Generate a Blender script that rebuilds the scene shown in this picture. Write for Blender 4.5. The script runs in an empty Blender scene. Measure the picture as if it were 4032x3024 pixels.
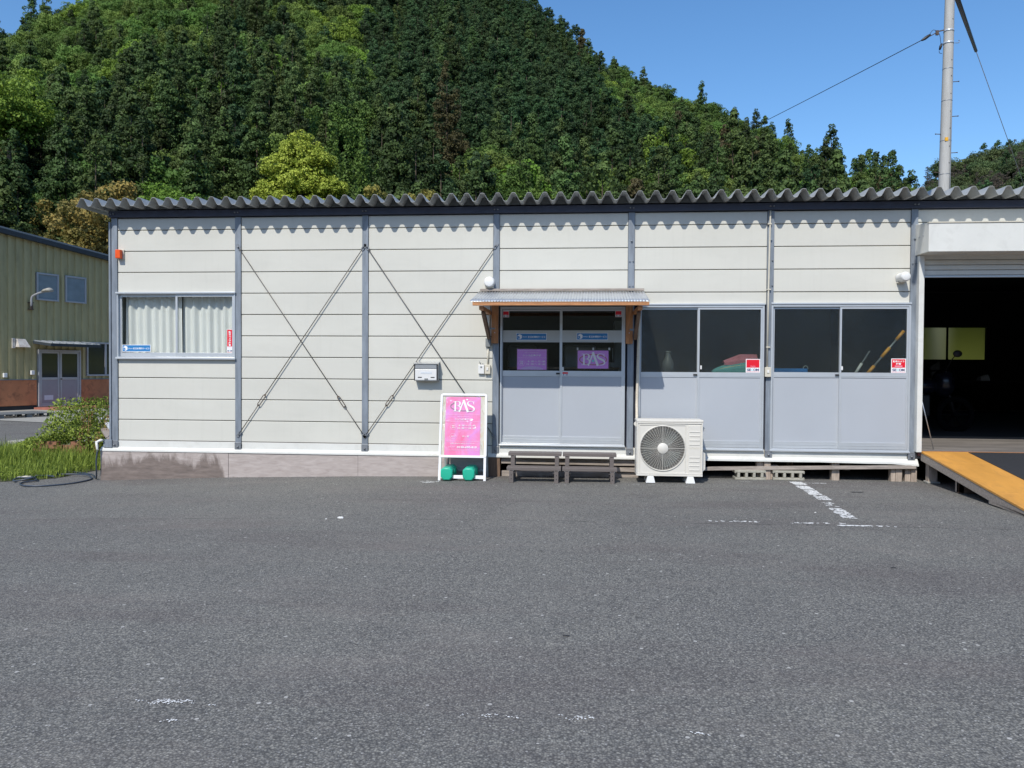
import bpy, math, random
import numpy as np
from mathutils import Vector, Matrix, noise as mnoise

R = math.radians
rnd = random.Random(7)
nrg = np.random.default_rng(11)
scene = bpy.context.scene
COL = scene.collection

# ------------------------------------------------------------------ camera
CAM = (6.587, -10.437, 1.500)
cam_data = bpy.data.cameras.new("camera")
cam = bpy.data.objects.new("camera", cam_data)
COL.objects.link(cam)
cam_data.sensor_fit = 'HORIZONTAL'
cam_data.sensor_width = 36.0
cam_data.lens = 36.0 * 3024.5 / 4032.0
cam_data.clip_start = 0.1
cam_data.clip_end = 3000
_yaw, _pit, _rol = -0.0864, -0.01968, 0.006025
_f = Vector((math.sin(_yaw), math.cos(_yaw), 0)); _r = Vector((math.cos(_yaw), -math.sin(_yaw), 0)); _u = Vector((0, 0, 1))
_f2 = _f * math.cos(_pit) + _u * math.sin(_pit); _u2 = -_f * math.sin(_pit) + _u * math.cos(_pit)
_r3 = _r * math.cos(_rol) + _u2 * math.sin(_rol); _u3 = -_r * math.sin(_rol) + _u2 * math.cos(_rol)
_m = Matrix(((_r3.x, _u3.x, -_f2.x), (_r3.y, _u3.y, -_f2.y), (_r3.z, _u3.z, -_f2.z))).to_4x4()
_m.translation = Vector(CAM)
cam.matrix_world = _m
scene.camera = cam

# ------------------------------------------------------------------ light
SUN = Vector((-0.30, -1.0, 1.10)).normalized()          # towards the sun
sun_el = math.asin(SUN.z)
sun_az = math.atan2(SUN.x, SUN.y)                        # clockwise from +Y
world = bpy.data.worlds.new("World"); scene.world = world; world.use_nodes = True
wn = world.node_tree; wn.nodes.clear()
sky = wn.nodes.new('ShaderNodeTexSky'); sky.sky_type = 'NISHITA'; sky.sun_disc = False
sky.sun_elevation = sun_el; sky.sun_rotation = sun_az
sky.altitude = 0; sky.air_density = 1.0; sky.dust_density = 0.6; sky.ozone_density = 3.0
bg = wn.nodes.new('ShaderNodeBackground'); bg.inputs['Strength'].default_value = 0.15
wo = wn.nodes.new('ShaderNodeOutputWorld')
hs_ = wn.nodes.new('ShaderNodeHueSaturation'); hs_.inputs['Saturation'].default_value = 1.2; hs_.inputs['Value'].default_value = 1.04
wn.links.new(sky.outputs[0], hs_.inputs['Color']); wn.links.new(hs_.outputs[0], bg.inputs['Color']); wn.links.new(bg.outputs[0], wo.inputs['Surface'])
sd = bpy.data.lights.new("sun", 'SUN'); sd.energy = 3.55; sd.angle = R(0.5); sd.color = (1.0, 0.955, 0.88)
so = bpy.data.objects.new("sun", sd); COL.objects.link(so)
so.rotation_euler = SUN.to_track_quat('Z', 'Y').to_euler()
vs = scene.view_settings
vs.view_transform = 'Standard'; vs.look = 'None'; vs.gamma = 1.0; vs.use_curve_mapping = False
vs.exposure = 0.22
scene.cycles.max_bounces = 8
scene.cycles.transparent_max_bounces = 16
scene.cycles.sample_clamp_indirect = 6.0

# ------------------------------------------------------------------ materials
def srgb(r, g, b):
    f = lambda c: (c / 12.92) if c <= 0.04045 else ((c + 0.055) / 1.055) ** 2.4
    return (f(r / 255), f(g / 255), f(b / 255), 1.0)

class NT:
    def __init__(s, name):
        s.m = bpy.data.materials.new(name); s.m.use_nodes = True
        s.t = s.m.node_tree; s.t.nodes.clear()
        s.out = s.n('ShaderNodeOutputMaterial'); s.p = s.n('ShaderNodeBsdfPrincipled')
        s.l(s.p.outputs[0], s.out.inputs['Surface'])
        s.tc = s.n('ShaderNodeTexCoord')
    def n(s, t, **k):
        x = s.t.nodes.new(t)
        for a, b in k.items(): setattr(x, a, b)
        return x
    def l(s, a, b): s.t.links.new(a, b)
    def mapping(s, scale=(1, 1, 1), rot=(0, 0, 0), src='Object'):
        m = s.n('ShaderNodeMapping'); m.inputs['Scale'].default_value = scale; m.inputs['Rotation'].default_value = rot
        s.l(s.tc.outputs[src], m.inputs[0]); return m.outputs[0]
    def noise(s, scale, detail=3, rough=.55, vec=None, dist=0):
        x = s.n('ShaderNodeTexNoise'); x.inputs['Scale'].default_value = scale; x.inputs['Detail'].default_value = detail
        x.inputs['Roughness'].default_value = rough; x.inputs['Distortion'].default_value = dist
        s.l(vec if vec else s.tc.outputs['Object'], x.inputs['Vector']); return x.outputs['Fac']
    def ramp(s, fac, stops):
        x = s.n('ShaderNodeValToRGB'); e = x.color_ramp.elements
        while len(e) < len(stops): e.new(.5)
        for q, (p, c) in zip(e, stops):
            q.position = p; q.color = c if len(c) == 4 else (*c, 1)
        s.l(fac, x.inputs[0]); return x.outputs[0]
    def mix(s, fac, a, b, mode='MIX'):
        x = s.n('ShaderNodeMix', data_type='RGBA', blend_type=mode)
        for v, i in ((fac, 0), (a, 6), (b, 7)):
            if hasattr(v, 'is_linked') or hasattr(v, 'links'): s.l(v, x.inputs[i])
            else: x.inputs[i].default_value = v
        return x.outputs[2]
    def math(s, op, a, b=0.0):
        x = s.n('ShaderNodeMath', operation=op)
        for v, i in ((a, 0), (b, 1)):
            if hasattr(v, 'links'): s.l(v, x.inputs[i])
            else: x.inputs[i].default_value = v
        return x.outputs[0]
    def bump(s, h, strength=.3, dist=.01, chain=None):
        b = s.n('ShaderNodeBump'); b.inputs['Strength'].default_value = strength; b.inputs['Distance'].default_value = dist
        s.l(h, b.inputs['Height'])
        if chain: s.l(chain, b.inputs['Normal'])
        return b.outputs[0]
    def set(s, **k):
        for a, b in k.items():
            i = s.p.inputs[a.replace('_', ' ')]
            if hasattr(b, 'links'): s.l(b, i)
            else: i.default_value = b

def mat(name, col, rough=.6, metal=0.0, var=.12, vscale=3.0, bump=.0, bscale=80, spec=.5, dirt=0, dirtcol=(.08, .07, .06, 1), stretch=(1, 1, 1), world_pos=False, streaks=0):
    t = NT(name)
    v = t.mapping(stretch)
    if world_pos:
        g_ = t.n('ShaderNodeNewGeometry'); m__ = t.n('ShaderNodeMapping'); m__.inputs['Scale'].default_value = stretch; t.l(g_.outputs['Position'], m__.inputs[0]); v = m__.outputs[0]
    n1 = t.noise(vscale, 5, .6, v); 
    lo = tuple(c * (1 - var) for c in col[:3]) + (1,); hi = tuple(min(1, c * (1 + var)) for c in col[:3]) + (1,)
    c = t.ramp(n1, [(.3, lo), (.7, hi)])
    if dirt:
        n2 = t.noise(vscale * 2.3, 8, .7, v, .6)
        f = t.ramp(n2, [(.5, (0, 0, 0)), (.75, (dirt, dirt, dirt))])
        c = t.mix(f, c, dirtcol)
    if streaks:
        g2 = t.n('ShaderNodeNewGeometry'); m2 = t.n('ShaderNodeMapping'); m2.inputs['Scale'].default_value = (9, 1, .5); t.l(g2.outputs['Position'], m2.inputs[0])
        c = t.mix(t.ramp(t.noise(1.6, 6, .7, m2.outputs[0]), [(.52, (0, 0, 0)), (.8, (streaks,) * 3)]), c, dirtcol)
    t.set(Base_Color=c, Roughness=rough, Metallic=metal)
    t.p.inputs['Specular IOR Level'].default_value = spec
    if bump:
        t.set(Normal=t.bump(t.noise(bscale, 4, .6, v), bump, .004))
    return t.m

M = {}
M['panel'] = mat('panel_white', (.60, .59, .525, 1), .42, 0, .05, 1.1, .06, 200, dirt=.16, dirtcol=(.40, .40, .35, 1), stretch=(.5, 1, 1.2), world_pos=True, streaks=.16)
M['flash'] = mat('flashing_white', (.66, .66, .615, 1), .4, 0, .05, 2, .1, 30, dirt=.25, dirtcol=(.35, .33, .28, 1))
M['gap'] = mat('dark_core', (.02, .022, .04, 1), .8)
M['post'] = mat('galvanised_blue', (.22, .25, .285, 1), .5, .15, .26, 5, .1, 50, dirt=.35, dirtcol=(.12, .15, .19, 1), stretch=(3, 3, .5))
M['beam'] = mat('dark_blue_steel', (.035, .04, .065, 1), .5, .1, .2, 3)
M['roof'] = mat('roof_steel', (.42, .43, .42, 1), .45, .0, .10, 6, .1, 30, dirt=.2, dirtcol=(.12, .12, .11, 1))
M['plate'] = mat('galvanised_plate', (.25, .27, .29, 1), .45, .5, .2, 30, dirt=.5, dirtcol=(.16, .09, .05, 1))
M['rust'] = mat('rusty_iron', (.10, .075, .06, 1), .75, .3, .4, 40, dirt=.6, dirtcol=(.18, .07, .03, 1))
M['rod'] = mat('brace_steel', (.13, .12, .11, 1), .5, .5, .25, 25, dirt=.4, dirtcol=(.10, .06, .04, 1))
M['alu'] = mat('aluminium', (.60, .63, .65, 1), .33, .45, .05, 3, .03, 200)
M['alud'] = mat('aluminium_track', (.34, .36, .40, 1), .4, .5, .08, 3)
M['lower'] = mat('grey_board', (.40, .425, .455, 1), .45, 0, .03, 1, .05, 200)
M['wood'] = mat('orange_timber', (.44, .19, .07, 1), .55, 0, .32, 9, .15, 30, stretch=(6, 6, .7), dirt=.3, dirtcol=(.28, .10, .035, 1))
M['woodx'] = mat('orange_timber_long', (.46, .21, .085, 1), .55, 0, .3, 9, .15, 30, stretch=(.7, 6, 6))
M['woodd'] = mat('weathered_timber', (.16, .10, .065, 1), .7, 0, .3, 9, .2, 40, stretch=(6, 6, .7))
M['grey_wood'] = mat('grey_timber', (.33, .285, .245, 1), .8, 0, .3, 8, .3, 40, stretch=(.6, 5, 5), dirt=.5, dirtcol=(.13, .10, .08, 1))
M['grey_woodz'] = mat('grey_timber_upright', (.38, .31, .25, 1), .8, 0, .3, 8, .3, 40, stretch=(5, 5, .6), dirt=.4, dirtcol=(.14, .10, .07, 1))
M['zinc'] = mat('zinc_sheet', (.50, .53, .56, 1), .34, .6, .14, 14, .1, 40, dirt=.3, dirtcol=(.36, .38, .42, 1))
M['white'] = mat('white_plastic', (.72, .72, .70, 1), .4, 0, .03)
M['cream'] = mat('cream_plastic', (.60, .56, .46, 1), .45, 0, .05, 10)
M['ivory'] = mat('ivory_tape', (.62, .55, .44, 1), .6, 0, .1, 20, .2, 60)
M['greybox'] = mat('grey_plastic', (.20, .215, .215, 1), .5)
M['orange'] = mat('orange_plastic', (.75, .09, .01, 1), .35, 0, .1, 20)
M['stainless'] = mat('stainless', (.62, .63, .63, 1), .28, .75, .08, 8, .05, 100, stretch=(.3, 1, 6))
M['stainl'] = mat('bright_enamel', (.74, .74, .72, 1), .35, .1, .04)
M['black'] = mat('black_plastic', (.02, .02, .022, 1), .5)
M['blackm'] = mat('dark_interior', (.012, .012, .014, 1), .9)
M['ac'] = mat('ac_ivory', (.66, .635, .57, 1), .42, 0, .03, 4, dirt=.12, dirtcol=(.45, .42, .35, 1))
M['brown'] = mat('brown_resin_wood', (.135, .115, .105, 1), .6, 0, .14, 20, .25, 30, stretch=(.4, 14, 14))
M['concrete'] = mat('concrete', (.33, .32, .285, 1), .85, 0, .18, 12, .5, 90, dirt=.3, dirtcol=(.16, .15, .12, 1))
M['block'] = mat('concrete_block', (.36, .345, .285, 1), .9, 0, .16, 25, .8, 120, dirt=.3, dirtcol=(.2, .19, .13, 1))
M['pole'] = mat('pole_concrete', (.42, .415, .39, 1), .8, 0, .10, 3, .2, 40, stretch=(3, 3, .4), dirt=.3, dirtcol=(.28, .27, .25, 1))
M['teal'] = mat('teal_plastic', (.02, .42, .27, 1), .38, 0, .06, 4)
M['curtain'] = mat('curtain', (.82, .80, .77, 1), .9, 0, .03)
M['rubber'] = mat('black_mat', (.022, .023, .026, 1), .85, 0, .2, 30, .6, 300)
M['pitch'] = mat('pitch_black', (.004, .004, .005, 1), .95, spec=.1)
M['hose'] = mat('hose_navy', (.045, .06, .085, 1), .4, 0, .1, 8)
M['floor'] = mat('dirty_floor', (.19, .17, .15, 1), .7, 0, .3, 2.5, .2, 30, dirt=.6, dirtcol=(.05, .045, .04, 1), stretch=(.4, 2, 1))
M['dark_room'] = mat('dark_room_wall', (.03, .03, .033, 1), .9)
M['rampwood'] = mat('ramp_ply', (.60, .29, .06, 1), .55, 0, .14, 2.2, .2, 40, dirt=.6, dirtcol=(.38, .19, .06, 1), stretch=(1.6, .7, 1))
M['brick'] = mat('old_brick', (.27, .12, .07, 1), .9, 0, .3, 20, .5, 60, dirt=.5, dirtcol=(.14, .12, .08, 1))
M['olive'] = mat('olive_siding', (.40, .345, .175, 1), .5, .0, .12, 1.5, dirt=.3, dirtcol=(.09, .095, .05, 1), stretch=(2, 2, .4))
M['terracotta'] = mat('terracotta_render', (.52, .20, .09, 1), .85, 0, .14, 1.5, .3, 60, dirt=.75, dirtcol=(.10, .05, .03, 1))
M['navy_trim'] = mat('navy_trim', (.028, .038, .046, 1), .7, .0, .1)
M['trim_light'] = mat('trim_light', (.20, .22, .23, 1), .6, .0, .1)
M['nbgrey'] = mat('mauve_grey_door', (.30, .285, .30, 1), .5, 0, .05)
M['nbalu'] = mat('dull_aluminium', (.42, .43, .46, 1), .4, .4, .06)
M['pallet'] = mat('pallet_grey', (.16, .17, .17, 1), .7, 0, .25, 8)
M['whiteprint'] = mat('white_print', (.80, .80, .80, 1), .5, 0, 0.01)
M['redprint'] = mat('red_print', (.72, .008, .025, 1), .4, 0, .02)
M['navyprint'] = mat('navy_print', (.03, .03, .14, 1), .5, 0, .02)
M['tealprint'] = mat('aqua_print', (.22, .62, .66, 1), .5, 0, .02)
M['blueprint'] = mat('blue_print', (.025, .20, .48, 1), .4, 0, .04)
M['pinkprint'] = mat('pale_pink_print', (.85, .62, .80, 1), .5, 0, .02)
M['purple'] = mat('purple_print', (.66, .26, .72, 1), .45, 0, .08, 3)
M['brownprint'] = mat('brown_print', (.42, .15, .13, 1), .5, 0, .02)
M['seat'] = mat('grey_leather', (.16, .17, .18, 1), .4, 0, .1)
M['pinkcloth'] = mat('pink_cloth', (.60, .20, .25, 1), .9, 0, .15, 12)
M['tealcloth'] = mat('teal_cloth', (.14, .42, .42, 1), .9, 0, .12, 12)
M['yellowcloth'] = mat('yellow_cloth', (.62, .56, .32, 1), .9, 0, .1, 12)
M['bluebox'] = mat('blue_plastic', (.02, .18, .52, 1), .4, 0, .06)
M['orangetube'] = mat('orange_tube', (.80, .38, .06, 1), .4, 0, .05)
M['bike'] = mat('dark_bodywork', (.008, .009, .018, 1), .25, 0, .1)
M['tag'] = mat('yellow_tag', (.75, .38, .02, 1), .5)
M['paper'] = mat('white_paper', (.6, .64, .68, 1), .7, 0, .05)
M['bark'] = mat('bark', (.10, .075, .05, 1), .9, 0, .3, 6, .6, 20)
M['nozzle'] = mat('nozzle_white', (.72, .72, .68, 1), .4)
M['roadpaint'] = mat('road_paint', (.66, .66, .64, 1), .7, 0, .18, 14, .3, 100)

# glass
def glass(name, tint, refl_rough=.02, bumpy=0, body=0.0, bodycol=(.3, .32, .3, 1), extra=0.0):
    t = NT(name)
    t.t.nodes.remove(t.p)
    tr = t.n('ShaderNodeBsdfTransparent'); tr.inputs[0].default_value = tint
    gl = t.n('ShaderNodeBsdfGlossy'); gl.inputs['Roughness'].default_value = refl_rough
    lw = t.n('ShaderNodeLayerWeight'); lw.inputs[0].default_value = .5
    fr_out = t.math('ADD', t.math('MULTIPLY', t.math('POWER', lw.outputs['Facing'], 4.0), .9), .045 + extra)
    if bumpy:
        nb = t.bump(t.noise(90, 3, .6), bumpy, .004); t.l(nb, gl.inputs['Normal']); t.l(nb, lw.inputs['Normal'])
    base = tr.outputs[0]
    if body:
        df = t.n('ShaderNodeBsdfDiffuse'); df.inputs[0].default_value = bodycol
        tl = t.n('ShaderNodeBsdfTranslucent'); tl.inputs[0].default_value = bodycol
        m0 = t.n('ShaderNodeMixShader'); m0.inputs[0].default_value = .6; t.l(df.outputs[0], m0.inputs[1]); t.l(tl.outputs[0], m0.inputs[2])
        m1 = t.n('ShaderNodeMixShader'); m1.inputs[0].default_value = body
        if bumpy >= .6: t.l(t.ramp(t.noise(1.1, 3, .5), [(.35, (body * .4,) * 3), (.72, (body * 3.6,) * 3)]), m1.inputs[0])  # cloudy paler patches in the pane body stand in for soft reflected glow
        t.l(tr.outputs[0], m1.inputs[1]); t.l(m0.outputs[0], m1.inputs[2]); base = m1.outputs[0]
    mx = t.n('ShaderNodeMixShader'); t.l(fr_out, mx.inputs[0]); t.l(base, mx.inputs[1]); t.l(gl.outputs[0], mx.inputs[2])
    t.l(mx.outputs[0], t.out.inputs['Surface'])
    return t.m
M['glass'] = glass('clear_glass', (.93, .95, .94, 1), .01)
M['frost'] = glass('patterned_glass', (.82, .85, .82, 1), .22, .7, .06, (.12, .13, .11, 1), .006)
M['backglass'] = glass('milky_glass', (.96, 1.0, .90, 1), .3, .3, .04, (.35, .38, .3, 1))
def rough_refract():
    t = NT('blurring_glass'); t.t.nodes.remove(t.p)
    rf_ = t.n('ShaderNodeBsdfRefraction'); rf_.inputs['Roughness'].default_value = .28; rf_.inputs['IOR'].default_value = 1.4; rf_.inputs[0].default_value = (.55, .57, .45, 1)
    t.l(rf_.outputs[0], t.out.inputs['Surface']); return t.m
M['backglass'] = rough_refract()
M['film'] = mat('grey_film', (.46, .475, .46, 1), .35, 0, .04)
M['pocket'] = glass('clear_pocket', (.98, .98, .98, 1), .12, .15)
M['nbglass'] = glass('neighbour_glass', (.12, .14, .17, 1), .05, 0, .35, (.10, .14, .19, 1))

def grad_mat_skirt():
    t = NT('stained_plywood')
    v = t.mapping((.8, 1, 4))
    c = t.ramp(t.noise(7, 6, .6, v, .8), [(.25, (.33, .28, .255, 1)), (.6, (.44, .385, .355, 1)), (.8, (.50, .45, .42, 1))])
    # damp stain rising from the ground, ragged streaks, strongest on the first board
    sx = t.n('ShaderNodeSeparateXYZ'); t.l(t.tc.outputs['Object'], sx.inputs[0])
    streak = t.math('ADD', t.math('MULTIPLY', t.noise(2.4, 7, .7, t.mapping((2.6, 1, .8)), .8), .75), t.math('MULTIPLY', t.noise(1.3, 5, .6, t.mapping((1.5, 1, 1.2))), .45))
    h = t.math('ADD', t.math('MULTIPLY', sx.outputs[2], -1.25), .24)            # fades above z .2
    xf = t.ramp(sx.outputs[0], [(.0, (1, 1, 1)), (.93, (.9, .9, .9)), (.955, (.32, .32, .32)), (1, (.30, .30, .30))])
    # x runs 0..1.8 on first board: use a mapped factor
    mr = t.n('ShaderNodeMapRange'); mr.inputs['From Min'].default_value = 1.55; mr.inputs['From Max'].default_value = 1.72
    mr.inputs['To Min'].default_value = .30; mr.inputs['To Max'].default_value = -.10; t.l(sx.outputs[0], mr.inputs['Value'])
    s = t.math('ADD', t.math('ADD', h, streak), mr.outputs[0])
    f = t.ramp(s, [(.84, (0, 0, 0)), (1.0, (.85, .85, .85))])
    c = t.mix(f, c, t.ramp(t.noise(6, 6, .7, v), [(.3, (.085, .065, .055, 1)), (.7, (.21, .165, .14, 1))]))
    t.set(Base_Color=c, Roughness=.85, Normal=t.bump(t.noise(25, 5, .6, v), .3, .004))
    return t.m
M['skirt'] = grad_mat_skirt()

def asphalt():
    t = NT('asphalt')
    P = t.tc.outputs['Object']
    big = t.noise(.42, 5, .65); mid = t.noise(1.7, 5, .6); fine = t.noise(55, 4, .75)
    base = t.ramp(big, [(.32, (.152, .149, .138, 1)), (.5, (.172, .168, .153, 1)), (.7, (.192, .187, .167, 1))])
    base = t.mix(t.ramp(mid, [(.42, (0, 0, 0)), (.66, (.55, .55, .55))]), base, (.142, .139, .129, 1))
    vo = t.n('ShaderNodeTexVoronoi'); vo.inputs['Scale'].default_value = 95; t.l(P, vo.inputs['Vector'])
    st = t.ramp(t.math('MULTIPLY', vo.outputs['Distance'], 1.0), [(.0, (1.5, 1.5, 1.5)), (.35, (1.05, 1.05, 1.05)), (.7, (.45, .45, .46))])
    base = t.mix(.78, base, st, 'MULTIPLY')
    hs = t.n('ShaderNodeSeparateColor'); t.l(vo.outputs['Color'], hs.inputs[0])
    tone = t.ramp(hs.outputs[0], [(0, (.55, .56, .60)), (.5, (1, 1, 1)), (.85, (1.35, 1.33, 1.28)), (1, (1.9, 1.88, 1.8))])
    base = t.mix(.75, base, tone, 'MULTIPLY')
    # pale chips, several sizes
    for sc, th, colr in ((60, .955, (.34, .33, .31, 1)), (30, .990, (.42, .41, .38, 1)), (110, .93, (.31, .31, .30, 1))):
        v2 = t.n('ShaderNodeTexVoronoi'); v2.inputs['Scale'].default_value = sc; t.l(P, v2.inputs['Vector'])
        q = t.n('ShaderNodeSeparateColor'); t.l(v2.outputs['Color'], q.inputs[0])
        a = t.math('GREATER_THAN', q.outputs[1], th); b = t.math('LESS_THAN', v2.outputs['Distance'], .30)
        base = t.mix(t.math('MULTIPLY', a, b), base, colr)
    # tar-dark smears along the yard and a joint parallel to the building
    sm = t.noise(.8, 6, .62, t.mapping((.35, 1.6, 1)), .4)
    base = t.mix(t.ramp(sm, [(.50, (0, 0, 0)), (.68, (.28, .28, .28))]), base, (.080, .056, .058, 1))
    lt = t.noise(1.1, 6, .62, t.mapping((.5, 1.4, 1), (0, 0, .5)), .6)
    base = t.mix(t.ramp(lt, [(.52, (0, 0, 0)), (.74, (.22, .22, .22))]), base, (.24, .205, .18, 1))
    sx = t.n('ShaderNodeSeparateXYZ'); t.l(P, sx.inputs[0])
    wob = t.math('MULTIPLY', t.math('SUBTRACT', t.noise(1.2, 5, .7), .5), .16)
    d = t.math('ABSOLUTE', t.math('ADD', t.math('ADD', sx.outputs[1], 3.05), wob))
    base = t.mix(t.math('MULTIPLY', t.math('LESS_THAN', d, .009), t.ramp(t.noise(3, 3), [(.4, (0, 0, 0)), (.55, (.65, .65, .65))])), base, (.03, .03, .03, 1))
    nb = t.bump(vo.outputs['Distance'], .55, .004); nb = t.bump(fine, .35, .004, nb)
    t.set(Base_Color=base, Roughness=.86, Normal=nb)
    t.p.inputs['Specular IOR Level'].default_value = .35
    return t.m
M['asphalt'] = asphalt()

def soil():
    t = NT('soil_and_moss')
    c = t.ramp(t.noise(3, 6, .7), [(.3, (.05, .06, .02, 1)), (.55, (.09, .10, .035, 1)), (.75, (.13, .11, .06, 1))])
    t.set(Base_Color=c, Roughness=.95, Normal=t.bump(t.noise(20, 5, .7), .8, .03))
    return t.m
M['soil'] = soil()
def hillm():
    t = NT('forest_floor')
    sx = t.n('ShaderNodeSeparateXYZ'); t.l(t.tc.outputs['Object'], sx.inputs[0])
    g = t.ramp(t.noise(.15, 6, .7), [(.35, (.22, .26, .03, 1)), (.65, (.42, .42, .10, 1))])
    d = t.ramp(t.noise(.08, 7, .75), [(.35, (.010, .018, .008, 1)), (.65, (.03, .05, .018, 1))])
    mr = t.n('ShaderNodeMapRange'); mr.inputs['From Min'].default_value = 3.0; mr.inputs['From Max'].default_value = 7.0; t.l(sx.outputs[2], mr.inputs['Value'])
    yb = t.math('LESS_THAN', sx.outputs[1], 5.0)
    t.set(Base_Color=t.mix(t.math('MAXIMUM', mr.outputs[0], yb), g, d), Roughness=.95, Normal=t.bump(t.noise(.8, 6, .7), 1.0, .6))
    return t.m
M['hill'] = hillm()

def leafmat(name, dark, light, hue_var=.25, trans=.25):
    t = NT(name)
    oi = t.n('ShaderNodeObjectInfo')
    at = t.n('ShaderNodeAttribute'); at.attribute_name = 'tint'
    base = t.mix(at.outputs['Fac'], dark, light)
    br = t.n('ShaderNodeMapRange'); br.inputs['To Min'].default_value = 1 - hue_var; br.inputs['To Max'].default_value = 1 + hue_var
    t.l(oi.outputs['Random'], br.inputs['Value'])
    hsv = t.n('ShaderNodeHueSaturation'); t.l(base, hsv.inputs['Color']); t.l(br.outputs[0], hsv.inputs['Value'])
    r2 = t.math('FRACT', t.math('MULTIPLY', oi.outputs['Random'], 17.3))
    hm = t.n('ShaderNodeMapRange'); hm.inputs['To Min'].default_value = .478; hm.inputs['To Max'].default_value = .518; t.l(r2, hm.inputs['Value'])
    t.l(hm.outputs[0], hsv.inputs['Hue'])
    t.set(Base_Color=hsv.outputs[0], Roughness=.65)
    t.p.inputs['Specular IOR Level'].default_value = .25
    tl = t.n('ShaderNodeBsdfTranslucent'); t.l(hsv.outputs[0], tl.inputs[0])
    mx = t.n('ShaderNodeMixShader'); mx.inputs[0].default_value = trans
    t.l(t.p.outputs[0], mx.inputs[1]); t.l(tl.outputs[0], mx.inputs[2]); t.l(mx.outputs[0], t.out.inputs['Surface'])
    return t.m
M['cedar'] = leafmat('cedar_leaves', (.028, .052, .014, 1), (.105, .165, .046, 1), .45)
M['cedarb'] = leafmat('brownish_cedar_leaves', (.05, .045, .02, 1), (.13, .115, .045, 1), .25)
M['cypress'] = leafmat('cypress_leaves', (.024, .054, .020, 1), (.078, .142, .050, 1), .28)
M['broad'] = leafmat('broadleaf_leaves', (.065, .12, .022, 1), (.17, .27, .055, 1), .32)
M['fresh'] = leafmat('fresh_green_leaves', (.11, .20, .022, 1), (.25, .38, .055, 1), .2)
M['camphor'] = leafmat('camphor_leaves', (.15, .24, .025, 1), (.50, .62, .10, 1), .05)
M['ginkgo'] = leafmat('ginkgo_leaves', (.065, .13, .025, 1), (.15, .26, .05, 1), .08)
M['bamboo'] = leafmat('yellow_bamboo_leaves', (.07, .08, .02, 1), (.34, .275, .07, 1), .28)
M['pine'] = leafmat('sparse_pine_leaves', (.055, .05, .04, 1), (.13, .115, .085, 1), .25)
M['farbroad'] = leafmat('far_leaves', (.05, .08, .03, 1), (.12, .16, .06, 1), .3)  # muted greens put the distance haze into the leaf colour
M['weed'] = leafmat('weed_leaves', (.08, .14, .022, 1), (.36, .47, .08, 1), .1, .35)
M['drygrass'] = leafmat('dry_stalks', (.28, .16, .06, 1), (.45, .30, .14, 1), .1, .2)

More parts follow.
